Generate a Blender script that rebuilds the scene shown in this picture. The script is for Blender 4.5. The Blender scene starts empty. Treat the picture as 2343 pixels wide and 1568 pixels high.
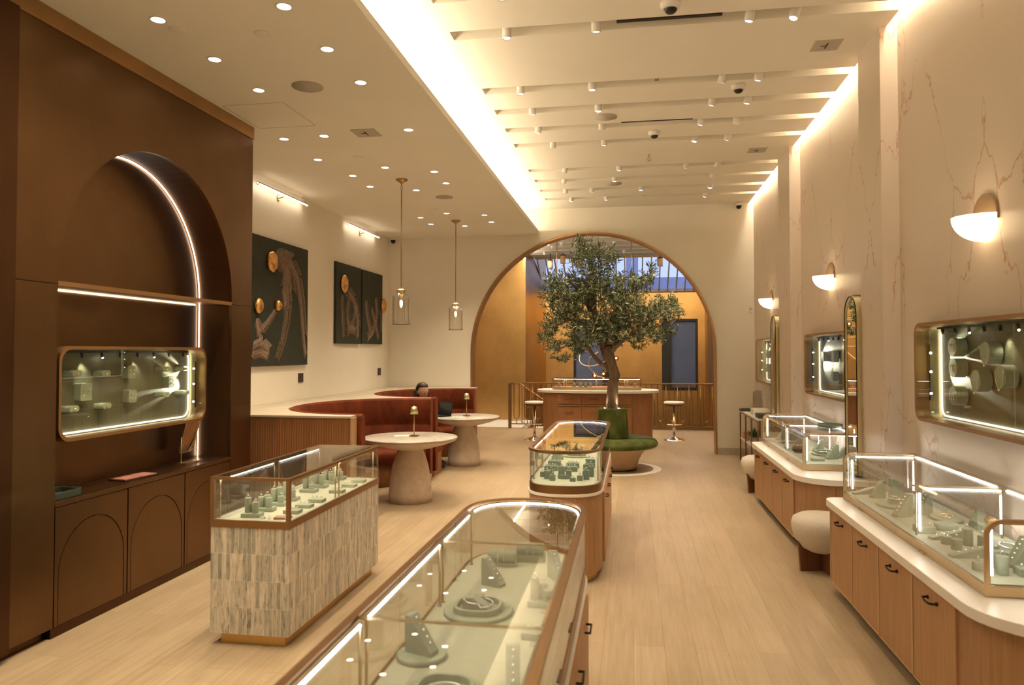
import bpy, math, random
from mathutils import Vector, Matrix
from mathutils.geometry import tessellate_polygon
random.seed(7)
sin, cos, pi, R = math.sin, math.cos, math.pi, math.radians
S = bpy.context.scene
COL = S.collection

# ---------------------------------------------------------------- camera
cam = bpy.data.cameras.new('camera'); co = bpy.data.objects.new('camera', cam); COL.objects.link(co)
co.location = (0, 0, 1.75); co.rotation_euler = (R(90 + 1.476), 0, R(9.286))
cam.sensor_width = 36; cam.lens = 1685 / 2343 * 36
cam.shift_y = -22 / 2343
cam.clip_start = .02; cam.clip_end = 100
cam.dof.use_dof = True; cam.dof.focus_distance = 10.5; cam.dof.aperture_fstop = 3.2
S.camera = co

# ---------------------------------------------------------------- world / exposure
w = bpy.data.worlds.new('world'); S.world = w; w.use_nodes = True
bg = w.node_tree.nodes['Background']; bg.inputs[0].default_value = (.34, .39, .62, 1); bg.inputs[1].default_value = 2.0
S.view_settings.view_transform = 'Standard'; S.view_settings.look = 'None'
S.view_settings.exposure = .38; S.view_settings.gamma = 1
S.view_settings.use_curve_mapping = False
cy = S.cycles
cy.max_bounces = 10; cy.diffuse_bounces = 5; cy.glossy_bounces = 5; cy.transparent_max_bounces = 40
cy.transmission_bounces = 8; cy.sample_clamp_indirect = 6; cy.caustics_reflective = False; cy.caustics_refractive = False
cy.use_denoising = True
WARM = (1, .80, .53); WARM2 = (1, .82, .58); LEDC = (1, .93, .84)

# ---------------------------------------------------------------- materials
def _nt(name):
    m = bpy.data.materials.new(name); m.use_nodes = True; nt = m.node_tree
    return m, nt, nt.nodes['Principled BSDF']
def nn(nt, t, **k):
    n = nt.nodes.new(t)
    for a, v in k.items(): setattr(n, a, v)
    return n
def lk(nt, a, b): nt.links.new(a, b)
def setp(b, col=None, rough=None, metal=None, spec=None, coat=None, sheen=None):
    if col: b.inputs['Base Color'].default_value = (*col, 1)
    if rough is not None: b.inputs['Roughness'].default_value = rough
    if metal is not None: b.inputs['Metallic'].default_value = metal
    if spec is not None: b.inputs['Specular IOR Level'].default_value = spec
    if coat is not None: b.inputs['Coat Weight'].default_value = coat
    if sheen is not None:
        b.inputs['Sheen Weight'].default_value = sheen; b.inputs['Sheen Roughness'].default_value = .35
def coords(nt, sc=(1, 1, 1), rot=(0, 0, 0), loc=(0, 0, 0)):
    tc = nn(nt, 'ShaderNodeTexCoord'); mp = nn(nt, 'ShaderNodeMapping')
    mp.inputs['Scale'].default_value = sc; mp.inputs['Rotation'].default_value = rot; mp.inputs['Location'].default_value = loc
    lk(nt, tc.outputs['Object'], mp.inputs['Vector']); return mp.outputs[0]
def noise(nt, vec, scale, detail=4, rough=.55, dist=0):
    n = nn(nt, 'ShaderNodeTexNoise'); n.inputs['Scale'].default_value = scale; n.inputs['Detail'].default_value = detail
    n.inputs['Roughness'].default_value = rough; n.inputs['Distortion'].default_value = dist
    if vec is not None: lk(nt, vec, n.inputs['Vector'])
    return n.outputs['Fac']
def ramp(nt, fac, stops):
    r = nn(nt, 'ShaderNodeValToRGB'); e = r.color_ramp.elements
    while len(e) < len(stops): e.new(.5)
    for i, (p, c) in enumerate(stops): e[i].position = p; e[i].color = (*c, 1)
    lk(nt, fac, r.inputs[0]); return r.outputs[0]
def mixc(nt, fac, a, b, mode='MIX'):
    m = nn(nt, 'ShaderNodeMix', data_type='RGBA', blend_type=mode)
    if isinstance(fac, float): m.inputs[0].default_value = fac
    else: lk(nt, fac, m.inputs[0])
    for v, s in ((a, 6), (b, 7)):
        if isinstance(v, tuple): m.inputs[s].default_value = (*v, 1)
        else: lk(nt, v, m.inputs[s])
    return m.outputs[2]
def math_(nt, op, a, b=None, c=None):
    m = nn(nt, 'ShaderNodeMath', operation=op)
    for i, v in enumerate((a, b, c)):
        if v is None: continue
        if isinstance(v, (int, float)): m.inputs[i].default_value = v
        else: lk(nt, v, m.inputs[i])
    return m.outputs[0]
def bump(nt, b, h, strength=.3, dist=.01):
    n = nn(nt, 'ShaderNodeBump'); n.inputs['Strength'].default_value = strength; n.inputs['Distance'].default_value = dist
    lk(nt, h, n.inputs['Height']); lk(nt, n.outputs[0], b.inputs['Normal'])

def simple(name, col, rough=.5, metal=0, var=.06, sc=6, stretch=(1, 1, 1), spec=None, coat=None, sheen=None, bmp=0, bsc=60):
    m, nt, b = _nt(name); setp(b, col, rough, metal, spec, coat, sheen)
    v = coords(nt, stretch)
    f = noise(nt, v, sc)
    d = tuple(max(0, c * (1 - var * 2)) for c in col); l = tuple(min(1, c * (1 + var * 2)) for c in col)
    lk(nt, ramp(nt, f, [(.25, d), (.75, l)]), b.inputs['Base Color'])
    if bmp: bump(nt, b, noise(nt, v, bsc), bmp)
    return m
def emis(name, col, s):
    m, nt, b = _nt(name); setp(b, (.8, .8, .8), .5)
    b.inputs['Emission Color'].default_value = (*col, 1); b.inputs['Emission Strength'].default_value = s
    return m
def glassm(name, tint=(1, 1, 1), refl=1.0, ior=1.5, rough=0):
    m, nt, b = _nt(name); nt.nodes.remove(b)
    out = nt.nodes['Material Output']
    t = nn(nt, 'ShaderNodeBsdfTransparent'); t.inputs[0].default_value = (*tint, 1)
    g = nn(nt, 'ShaderNodeBsdfGlossy'); g.inputs['Roughness'].default_value = rough
    ge = nn(nt, 'ShaderNodeNewGeometry'); vm = nn(nt, 'ShaderNodeVectorMath', operation='DOT_PRODUCT')
    lk(nt, ge.outputs['Incoming'], vm.inputs[0]); lk(nt, ge.outputs['Normal'], vm.inputs[1])
    f0 = ((ior - 1) / (ior + 1)) ** 2
    fr = math_(nt, 'MULTIPLY_ADD', math_(nt, 'POWER', math_(nt, 'SUBTRACT', 1.0, math_(nt, 'ABSOLUTE', vm.outputs['Value'])), 5.0), 1 - f0, f0)
    mx = nn(nt, 'ShaderNodeMixShader')
    lk(nt, math_(nt, 'MULTIPLY', fr, refl), mx.inputs[0])
    lk(nt, t.outputs[0], mx.inputs[1]); lk(nt, g.outputs[0], mx.inputs[2]); lk(nt, mx.outputs[0], out.inputs[0])
    return m

M = {}
M['plaster'] = simple('plaster', (.86, .82, .73), .85, var=.01, sc=2)
M['ceil'] = simple('ceiling_paint', (.90, .86, .77), .9, var=.008, sc=2)
M['whitep'] = simple('white_paint', (.8, .77, .72), .5, var=.01)
M['speaker'] = simple('grille_paint', (.50, .45, .38), .7, var=.03, sc=80)
def brushed(name, col, rough, axis='z', var=.16, aniso=False):
    m, nt, b = _nt(name); setp(b, col, rough, 1)
    st = {'z': (14, 14, .5), 'y': (14, .5, 14)}[axis]
    f1 = noise(nt, coords(nt, (1, 1, 1)), 1.4, 3); f2 = noise(nt, coords(nt, st), 6, 5)
    f = math_(nt, 'ADD', math_(nt, 'MULTIPLY', f1, .75), math_(nt, 'MULTIPLY', f2, .25))
    d = tuple(c * (1 - var) for c in col); l = tuple(min(1, c * (1 + var)) for c in col)
    lk(nt, ramp(nt, f, [(.3, d), (.7, l)]), b.inputs['Base Color'])
    lk(nt, math_(nt, 'MULTIPLY_ADD', f2, .16, rough - .08), b.inputs['Roughness'])
    return m
M['bronze'] = brushed('brushed_bronze', (.175, .101, .050), .34)
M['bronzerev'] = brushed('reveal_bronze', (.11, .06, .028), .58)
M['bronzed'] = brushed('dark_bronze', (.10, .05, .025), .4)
M['bronzetrim'] = brushed('bronze_trim', (.44, .27, .13), .42)
M['brownmetal'] = brushed('brown_metal', (.30, .175, .085), .36, 'y')
M['gold'] = brushed('gold_panel', (.58, .37, .145), .36)
M['brass'] = simple('satin_brass', (.57, .44, .27), .32, 1, var=.05)
M['brassl'] = simple('pale_brass', (.66, .58, .34), .38, 1, var=.05)
M['copper'] = simple('copper_leaf', (.80, .42, .16), .3, 1, var=.2, sc=18, bmp=.4, bsc=14)
M['chrome'] = simple('chrome', (.8, .75, .7), .08, 1, var=.02)
M['mirror'] = simple('mirror_glass', (.9, .9, .88), .01, 1, var=.0)
M['black'] = simple('black_metal', (.015, .013, .012), .4, .3, var=.1)
M['blackf'] = simple('black_frame', (.012, .011, .012), .5, var=.1)
M['purple'] = simple('plum_plate', (.05, .022, .03), .5, var=.05)
M['dark'] = simple('dark_recess', (.03, .02, .015), .7, var=.05)
M['glass'] = glassm('clear_glass', (.97, .985, .975), 1.1)
M['glassv'] = glassm('vitrine_glass', (.96, .98, .95), .8)
M['skyglass'] = glassm('skylight_glass', (.85, .88, .95), .6)
M['pglass'] = glassm('pendant_glass', (.985, .98, .97), 2.2, 1.45)
M['amber'] = glassm('amber_glass', (.85, .45, .15), 2.2, 1.5)
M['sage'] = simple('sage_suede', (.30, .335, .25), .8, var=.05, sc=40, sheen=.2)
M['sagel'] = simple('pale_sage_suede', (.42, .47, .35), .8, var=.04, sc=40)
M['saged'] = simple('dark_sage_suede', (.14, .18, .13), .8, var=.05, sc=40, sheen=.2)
M['deck'] = simple('sage_deck', (.41, .415, .31), .8, var=.03, sc=30)
M['deckp'] = simple('coral_deck', (.75, .32, .20), .8, var=.03, sc=30)
M['olive'] = simple('olive_backing', (.20, .19, .12), .55, var=.05, sc=4)
M['greenl'] = simple('green_leather', (.035, .05, .035), .5, var=.05)
M['diamond'] = simple('diamond_setting', (.95, .95, .97), .12, 1, var=.05, sc=200)
M['goldj'] = simple('gold_jewel', (.9, .62, .25), .15, 1, var=.05)
M['quartz'] = simple('white_quartz', (.86, .82, .77), .35, var=.012, sc=5)
M['traver'] = simple('travertine', (.62, .52, .42), .8, var=.08, sc=9, bmp=.15)
M['ledge'] = simple('ledge_stone', (.52, .46, .375), .6, var=.04, sc=5)
M['boucle'] = simple('boucle', (.80, .72, .62), .95, var=.05, sc=90, bmp=.9, bsc=170)
M['leather'] = simple('white_leather', (.82, .76, .68), .5, var=.02)
M['pink'] = simple('pink_paper', (.36, .15, .13), .6, var=.05)
M['paper'] = simple('paper', (.85, .82, .78), .7, var=.02)
M['bark'] = simple('bark', (.17, .115, .075), .9, var=.25, sc=14, stretch=(1, 1, .3), bmp=.7, bsc=30)
M['coat'] = simple('black_cloth', (.02, .02, .025), .8, var=.1)
M['hair'] = simple('dark_hair', (.018, .012, .01), .5, var=.2, sc=40, stretch=(1, 1, .2))
M['skin'] = simple('skin', (.50, .28, .19), .55, var=.04)
M['eye'] = simple('eye_white', (.7, .66, .62), .3, var=0)
M['lips'] = simple('lips', (.4, .14, .12), .5, var=0)
M['screen'] = simple('screen_glass', (.02, .03, .035), .1, var=0)
M['blue'] = simple('frosted_blue', (.115, .15, .27), .6, var=.08, sc=1.2)
M['mullion'] = simple('mullion_paint', (.62, .42, .24), .6, var=.02)
M['pot'] = simple('grey_pot', (.45, .42, .38), .8, var=.05)
M['plant'] = simple('houseplant_green', (.06, .13, .04), .6, var=.3, sc=20)
M['crate'] = simple('crate_wood', (.55, .33, .17), .7, var=.08, sc=12)
M['led'] = emis('case_led', LEDC, 22)
M['led2'] = emis('bar_case_led', LEDC, 6)
M['ledniche'] = emis('niche_led', (1, .88, .78), 4.5)
M['ledshelf'] = emis('shelf_led', (1, .85, .6), 6)
M['ledborder'] = emis('vitrine_led', (1, .86, .72), 2.2)
M['cove'] = emis('cove_led', WARM2, 40)
M['picled'] = emis('picture_led', (1, .80, .58), 12)
M['disc'] = emis('lamp_disc', (1, .84, .70), 6)
M['bulb'] = emis('filament_bulb', (1, .62, .28), 40)
M['opal'] = emis('opal_glass', (1, .74, .42), 3.6)
M['dot'] = emis('spot_dot', (1, .92, .84), 25)

def velvet(name, c, d):
    m, nt, b = _nt(name); setp(b, c, .75, 0, .2, sheen=.6)
    b.inputs['Sheen Tint'].default_value = (*[min(1, x * 2.2 + .05) for x in c], 1)
    f = noise(nt, coords(nt, (1, 1, .6)), 5, 5, .6, .8)
    lk(nt, ramp(nt, f, [(.3, d), (.7, c)]), b.inputs['Base Color']); return m
M['orange'] = velvet('rust_velvet', (.17, .034, .009), (.065, .010, .0025))
M['green'] = velvet('green_velvet', (.12, .145, .035), (.030, .042, .009))

def wood(name, c, d, axis='z', groove=0):
    m, nt, b = _nt(name); setp(b, c, .5, 0, .35)
    st = {'z': (26, 26, 1.1), 'y': (26, 1.1, 26), 'x': (1.1, 26, 26)}[axis]
    f = noise(nt, coords(nt, st), 2.2, 6, .6, .3)
    lk(nt, ramp(nt, f, [(.28, d), (.72, c)]), b.inputs['Base Color'])
    if groove:
        sx = nn(nt, 'ShaderNodeSeparateXYZ'); lk(nt, coords(nt), sx.inputs[0])
        s = math_(nt, 'SINE', math_(nt, 'MULTIPLY', math_(nt, 'ADD', sx.outputs[0], sx.outputs[1]), groove))
        bump(nt, b, s, .5, .004)
    return m
M['oak'] = wood('cabinet_oak', (.50, .29, .145), (.37, .20, .095))
M['oakf'] = wood('fluted_oak', (.46, .26, .125), (.34, .185, .085), groove=300)
M['oakd'] = wood('dark_fluted_oak', (.34, .155, .06), (.24, .10, .038), groove=240)
M['oakl'] = wood('light_oak', (.58, .40, .23), (.48, .32, .175))
M['oakbar'] = wood('red_oak', (.40, .19, .085), (.27, .12, .05))
M['walnut'] = wood('walnut', (.20, .085, .04), (.11, .045, .02))

def floor_mat():
    m, nt, b = _nt('oak_planks'); setp(b, None, .42, 0, .4)
    v = coords(nt, (1, 1, 1), (0, 0, pi / 2))
    br = nn(nt, 'ShaderNodeTexBrick'); lk(nt, v, br.inputs['Vector'])
    br.offset = .37; br.offset_frequency = 2
    for k, x in (('Scale', 1), ('Brick Width', 1.9), ('Row Height', .18), ('Mortar Size', .0016), ('Mortar Smooth', .3), ('Bias', 0)): br.inputs[k].default_value = x
    br.inputs['Color1'].default_value = (.47, .37, .255, 1); br.inputs['Color2'].default_value = (.42, .325, .22, 1)
    br.inputs['Mortar'].default_value = (.30, .20, .12, 1)
    g = noise(nt, coords(nt, (20, .9, 1)), 2.0, 6, .65, .5)
    kn = noise(nt, coords(nt, (1, .45, 1)), 2.6, 3)
    c1 = mixc(nt, .8, br.outputs[0], ramp(nt, g, [(.25, (.62, .60, .56)), (.75, (1, 1, 1))]), 'MULTIPLY')
    c2 = mixc(nt, .45, c1, ramp(nt, kn, [(.3, (.78, .75, .70)), (.65, (1, 1, 1))]), 'MULTIPLY')
    lk(nt, c2, b.inputs['Base Color']); lk(nt, math_(nt, 'MULTIPLY_ADD', g, .2, .30), b.inputs['Roughness'])
    bump(nt, b, br.outputs['Fac'], -.15, .002)
    return m
M['floor'] = floor_mat()

def mosaic():
    m, nt, b = _nt('stone_mosaic'); setp(b, None, .45)
    sx = nn(nt, 'ShaderNodeSeparateXYZ'); lk(nt, coords(nt), sx.inputs[0])
    cx = nn(nt, 'ShaderNodeCombineXYZ')
    lk(nt, math_(nt, 'ADD', sx.outputs[2], .088), cx.inputs[0]); lk(nt, math_(nt, 'ADD', sx.outputs[0], sx.outputs[1]), cx.inputs[1])
    br = nn(nt, 'ShaderNodeTexBrick'); lk(nt, cx.outputs[0], br.inputs['Vector']); br.offset = 0; br.squash = 1
    for k, x in (('Scale', 1), ('Brick Width', .158), ('Row Height', .027), ('Mortar Size', .0013), ('Mortar Smooth', .2), ('Bias', -.1)): br.inputs[k].default_value = x
    br.inputs['Color1'].default_value = (.72, .67, .59, 1); br.inputs['Color2'].default_value = (.34, .34, .30, 1); br.inputs['Mortar'].default_value = (.80, .74, .66, 1)
    st = noise(nt, coords(nt, (30, 30, 5)), 2.4, 6, .7, .6)
    c1 = mixc(nt, 1.0, br.outputs[0], ramp(nt, st, [(.30, (.12, .13, .12)), (.44, (.72, .72, .69)), (.7, (1.1, 1.08, 1.05))]), 'MULTIPLY')
    lk(nt, c1, b.inputs['Base Color']); bump(nt, b, br.outputs['Fac'], -.5, .003); return m
M['mosaic'] = mosaic()

def marble(name, base, wall=True):
    m, nt, b = _nt(name); setp(b, base, .38 if wall else .3)
    if wall:
        sx = nn(nt, 'ShaderNodeSeparateXYZ'); lk(nt, coords(nt), sx.inputs[0])
        pp = math_(nt, 'PINGPONG', math_(nt, 'ADD', math_(nt, 'SUBTRACT', sx.outputs[1], 4.70), 33.8), 1.69)
        cx = nn(nt, 'ShaderNodeCombineXYZ'); lk(nt, math_(nt, 'MULTIPLY', pp, 1.0), cx.inputs[0])
        lk(nt, math_(nt, 'MULTIPLY', sx.outputs[2], .42), cx.inputs[1]); lk(nt, math_(nt, 'MULTIPLY', sx.outputs[0], 2.0), cx.inputs[2])
        v = cx.outputs[0]
        n1 = noise(nt, v, 1.15, 7, .58, .35); th = .0075
    else:
        v = coords(nt); n1 = noise(nt, v, 5.5, 7, .7, 1.2); th = .03
    mask = noise(nt, v, 2.3 if wall else 6, 2)
    if wall:
        nz = nn(nt, 'ShaderNodeTexNoise'); nz.inputs['Scale'].default_value = 1.6; nz.inputs['Detail'].default_value = 6; nz.inputs['Roughness'].default_value = .6; lk(nt, v, nz.inputs['Vector'])
        va = nn(nt, 'ShaderNodeVectorMath', operation='MULTIPLY_ADD'); lk(nt, nz.outputs['Color'], va.inputs[0]); va.inputs[1].default_value = (.9, .5, .3); lk(nt, v, va.inputs[2])
        vo = nn(nt, 'ShaderNodeTexVoronoi', feature='DISTANCE_TO_EDGE'); vo.inputs['Scale'].default_value = 1.25; lk(nt, va.outputs[0], vo.inputs['Vector'])
        d = vo.outputs['Distance']; th = .0085
        k = math_(nt, 'MULTIPLY', ramp(nt, math_(nt, 'DIVIDE', d, th), [(0, (1, 1, 1)), (1, (0, 0, 0))]), ramp(nt, mask, [(.35, (0, 0, 0)), (.50, (1, 1, 1))]))
    else:
        d = math_(nt, 'ABSOLUTE', math_(nt, 'SUBTRACT', n1, .5))
        vein = ramp(nt, math_(nt, 'DIVIDE', d, th), [(0, (1, 1, 1)), (1, (0, 0, 0))])
        k = math_(nt, 'MULTIPLY', vein, ramp(nt, mask, [(.40, (0, 0, 0)), (.52, (1, 1, 1))]))
    big = noise(nt, v, 1.2, 3)
    c0 = mixc(nt, math_(nt, 'MULTIPLY', big, .4), base, tuple(x * .86 for x in base))
    vc = (.42, .20, .10) if wall else (.30, .25, .21)
    lk(nt, mixc(nt, math_(nt, 'MULTIPLY', k, .88), c0, vc), b.inputs['Base Color']); return m
M['marble'] = marble('wall_marble', (.72, .62, .53))
M['tmarble'] = marble('table_marble', (.52, .48, .44), False)

# ---------------------------------------------------------------- mesh builder
class MB:
    def __init__(s): s.v = []; s.f = []; s.sm = []; s.mi = []; s.m = 0
    def add(s, vs, fs, smooth=False):
        o = len(s.v); s.v += [tuple(p) for p in vs]
        for f in fs: s.f.append([i + o for i in f]); s.sm.append(smooth); s.mi.append(s.m)
        return s
    def box(s, x0, x1, y0, y1, z0, z1):
        return s.add([(x0, y0, z0), (x1, y0, z0), (x1, y1, z0), (x0, y1, z0), (x0, y0, z1), (x1, y0, z1), (x1, y1, z1), (x0, y1, z1)],
                     [(0, 3, 2, 1), (4, 5, 6, 7), (0, 1, 5, 4), (1, 2, 6, 5), (2, 3, 7, 6), (3, 0, 4, 7)])
    def prism(s, poly, w0, w1, mp=None, smooth=False):
        mp = mp or XY; n = len(poly)
        vs = [mp(u, v, w0) for u, v in poly] + [mp(u, v, w1) for u, v in poly]
        s.add(vs, [[(i), (i + 1) % n, n + (i + 1) % n, n + i] for i in range(n)], smooth)
        t = tessellate_polygon([[Vector((u, v, 0)) for u, v in poly]])
        o = len(s.v) - 2 * n
        for a, b, c in t:
            s.f.append([o + c, o + b, o + a]); s.f.append([o + n + a, o + n + b, o + n + c]); s.sm += [False] * 2; s.mi += [s.m] * 2
        return s
    def plate(s, outer, holes, w0, w1, mp=None):
        mp = mp or XY; loops = [outer] + holes; flat = [p for l in loops for p in l]; n = len(flat)
        o = len(s.v); s.v += [mp(u, v, w0) for u, v in flat] + [mp(u, v, w1) for u, v in flat]
        for a, b, c in tessellate_polygon([[Vector((u, v, 0)) for u, v in l] for l in loops]):
            s.f += [[o + c, o + b, o + a], [o + n + a, o + n + b, o + n + c]]; s.sm += [False] * 2; s.mi += [s.m] * 2
        k = 0
        for l in loops:
            for i in range(len(l)):
                a, b = k + i, k + (i + 1) % len(l)
                s.f.append([o + a, o + b, o + n + b, o + n + a]); s.sm.append(False); s.mi.append(s.m)
            k += len(l)
        return s
    def ring(s, outer, inner, w0, w1, mp=None, smooth=False):
        mp = mp or XY; n = len(outer)
        vs = [mp(u, v, w) for l in (outer, inner) for w in (w0, w1) for u, v in l]
        fs = []
        for i in range(n):
            j = (i + 1) % n
            fs += [(i, j, n + j, n + i), (2 * n + j, 2 * n + i, 3 * n + i, 3 * n + j), (j, i, 2 * n + i, 2 * n + j), (n + i, n + j, 3 * n + j, 3 * n + i)]
        return s.add(vs, fs, smooth)
    def shell(s, loop, w0, w1, mp=None, smooth=True):
        mp = mp or XY; n = len(loop)
        return s.add([mp(u, v, w0) for u, v in loop] + [mp(u, v, w1) for u, v in loop], [(i, (i + 1) % n, n + (i + 1) % n, n + i) for i in range(n)], smooth)
    def tube(s, pts, r, n=8, caps=True, flat=1):
        pts = [Vector(p) for p in pts]; rs = r if isinstance(r, (list, tuple)) else [r] * len(pts)
        o = len(s.v); prev = None
        for i, p in enumerate(pts):
            t = (pts[min(i + 1, len(pts) - 1)] - pts[max(i - 1, 0)]).normalized()
            a = prev if prev is not None else (Vector((0, 0, 1)) if abs(t.z) < .9 else Vector((1, 0, 0)))
            a = (a - t * a.dot(t)); a = a.normalized() if a.length > 1e-6 else t.orthogonal().normalized(); prev = a
            b = t.cross(a)
            for k in range(n):
                q = p + (a * cos(2 * pi * k / n) + b * sin(2 * pi * k / n) * flat) * rs[i]; s.v.append(tuple(q))
        for i in range(len(pts) - 1):
            for k in range(n):
                s.f.append([o + i * n + k, o + i * n + (k + 1) % n, o + (i + 1) * n + (k + 1) % n, o + (i + 1) * n + k]); s.sm.append(n > 4); s.mi.append(s.m)
        if caps:
            s.f.append([o + k for k in range(n)][::-1]); s.f.append([o + (len(pts) - 1) * n + k for k in range(n)]); s.sm += [False] * 2; s.mi += [s.m] * 2
        return s
    def lathe(s, prof, c=(0, 0, 0), n=32, sx=1, sy=1, smooth=True, rot=None):
        o = len(s.v)
        for r, z in prof:
            for k in range(n):
                q = Vector((r * cos(2 * pi * k / n) * sx, r * sin(2 * pi * k / n) * sy, z))
                if rot: q = rot @ q
                s.v.append((c[0] + q.x, c[1] + q.y, c[2] + q.z))
        for i in range(len(prof) - 1):
            for k in range(n):
                s.f.append([o + i * n + k, o + i * n + (k + 1) % n, o + (i + 1) * n + (k + 1) % n, o + (i + 1) * n + k]); s.sm.append(smooth); s.mi.append(s.m)
        if prof[0][0] > 1e-5: s.f.append([o + k for k in range(n)][::-1]); s.sm.append(False); s.mi.append(s.m)
        if prof[-1][0] > 1e-5: s.f.append([o + (len(prof) - 1) * n + k for k in range(n)]); s.sm.append(False); s.mi.append(s.m)
        return s
    def cyl(s, c, r, z0, z1, n=24, rot=None): return s.lathe([(r, z0), (r, z1)], c, n, rot=rot)
    def ball(s, c, r, n=16, m=10, fn=None):
        rr = r if isinstance(r, (tuple, list)) else (r, r, r); vs = []; fs = []
        for i in range(m + 1):
            a = pi * i / m
            for k in range(n):
                q = Vector((sin(a) * cos(2 * pi * k / n) * rr[0], sin(a) * sin(2 * pi * k / n) * rr[1], cos(a) * rr[2]))
                if fn: q = fn(q)
                vs.append((c[0] + q.x, c[1] + q.y, c[2] + q.z))
        for i in range(m):
            for k in range(n): fs.append((i * n + k, (i + 1) * n + k, (i + 1) * n + (k + 1) % n, i * n + (k + 1) % n))
        return s.add(vs, fs, True)
    def build(s, name, mat, parent=None, bevel=0, seg=2):
        me = bpy.data.meshes.new(name); me.from_pydata(s.v, [], s.f)
        for mt in (mat if isinstance(mat, (list, tuple)) else [mat]): me.materials.append(M[mt])
        me.polygons.foreach_set('use_smooth', s.sm); me.polygons.foreach_set('material_index', s.mi)
        me.validate(); me.update()
        o = bpy.data.objects.new(name, me); COL.objects.link(o)
        if parent is not None: o.parent = parent
        if bevel:
            b = o.modifiers.new('bevel', 'BEVEL'); b.width = bevel; b.segments = seg; b.limit_method = 'ANGLE'; b.angle_limit = R(40)
        return o
XY = lambda u, v, w: (u, v, w)
YZ = lambda u, v, w: (w, u, v)          # u=y v=z w=x
XZ = lambda u, v, w: (u, w, v)          # u=x v=z w=y
def rrect(cx, cy_, w, h, r, n=6):
    p = []
    for k, (sx, sy) in enumerate(((1, -1), (1, 1), (-1, 1), (-1, -1))):
        for i in range(n + 1):
            a = -pi / 2 + k * pi / 2 + i * pi / 2 / n
            p.append((cx + sx * (w / 2 - r) + r * cos(a), cy_ + sy * (h / 2 - r) + r * sin(a)))
    return p
def circ(cx, cy_, r, n=32, ry=None): return [(cx + r * cos(2 * pi * i / n), cy_ + (ry or r) * sin(2 * pi * i / n)) for i in range(n)]
def isl(x0, x1, y0, y1, b, n=14, off=0, p=2.0):
    """long island outline with elliptical ends"""
    cx = (x0 + x1) / 2; a = (x1 - x0) / 2 - off; L = []
    for s_, yc in ((-1, y0 + b), (1, y1 - b)):
        for i in range(n + 1):
            t = pi * i / n; c_, s2 = cos(t), sin(t)
            ex = math.copysign(abs(c_) ** (2 / p), c_); ey = abs(s2) ** (2 / p)
            L.append((cx + a * (-ex if s_ < 0 else ex), yc + s_ * (b - off) * ey))
    return L

def tag(o, label=None, cat=None, group=None, kind=None):
    if label: o['label'] = label
    if cat: o['category'] = cat
    if group: o['group'] = group
    if kind: o['kind'] = kind
    return o
def T(name, label, cat, loc=(0, 0, 0), rz=0, group=None):
    o = bpy.data.objects.new(name, None); COL.objects.link(o); o.location = loc; o.rotation_euler = (0, 0, rz); o.empty_display_size = .1
    return tag(o, label, cat, group)
def struct(o): o['kind'] = 'structure'; return o
def dup(o, loc, label, rz=None, group=None, sc=None):
    def cp(x, par):
        c = x.copy(); COL.objects.link(c)
        if par is not None: c.parent = par
        for ch in kids.get(x.name, []): cp(ch, c)
        return c
    kids = {}
    def walk(x):
        l = list(x.children); kids[x.name] = l
        for q in l: walk(q)
    walk(o)
    c = cp(o, None); c.location = loc; c['label'] = label
    if rz is not None: c.rotation_euler = (0, 0, rz)
    if group: c['group'] = group
    if sc: c.scale = sc
    return c
def spot(loc, power, size=80, col=WARM, blend=.7, tgt=None, rad=.03, parent=None):
    l = bpy.data.lights.new('spot_light', 'SPOT'); l.energy = power; l.spot_size = R(size); l.spot_blend = blend; l.color = col; l.shadow_soft_size = rad
    o = bpy.data.objects.new('spot_light', l); COL.objects.link(o); o.location = loc
    if tgt:
        d = Vector(tgt) - Vector(loc); o.rotation_euler = d.to_track_quat('-Z', 'Y').to_euler()
    if parent is not None: o.parent = parent
    return o

# ================================================================ SETTING
struct(MB().box(-5, 2.4, -3, 16.9, -.1, 0).build('floor', 'floor'))
struct(MB().box(-4.8, -2.55, 16.9, 18.8, -.1, -.002).build('floor', 'quartz'))
b = MB().box(-4.7, -4.43, 3.3, 13.02, 0, 4.6).box(-4.7, -3.9, -3, 3.3, 0, 4.6)
struct(b.build('wall_left', 'plaster'))
struct(MB().box(-4.7, 2.4, -3.2, -3, 0, 4.6).build('wall_near', 'plaster'))
# far wall with the arched opening
AC, AW, AS, AH = -.73, 2.155, 1.745, 2.125
arc = [(AC + AW * cos(pi - pi * i / 48), AS + AH * sin(pi - pi * i / 48)) for i in range(49)]
outer = [(-4.7, 0), (AC - AW, 0)] + arc + [(AC + AW, 0), (2.4, 0), (2.4, 4.6), (-4.7, 4.6)]
struct(MB().prism(outer, 13.02, 13.27, XZ).build('wall_far', 'plaster'))
t_ = .03
arci = [(AC + (AW - t_) * cos(pi - pi * i / 48), AS + (AH - t_) * sin(pi - pi * i / 48)) for i in range(49)]
a1 = [(AC - AW, 0)] + arc + [(AC + AW, 0)]; a2 = [(AC - AW + t_, 0)] + arci + [(AC + AW - t_, 0)]
struct(MB().prism(a1 + a2[::-1], 13.005, 13.285, XZ).build('trim_1', 'bronzetrim'))
struct(MB().box(1.44, 1.93, 12.995, 13.02, 0, .115).build('baseboard_far', 'ledge'))
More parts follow.
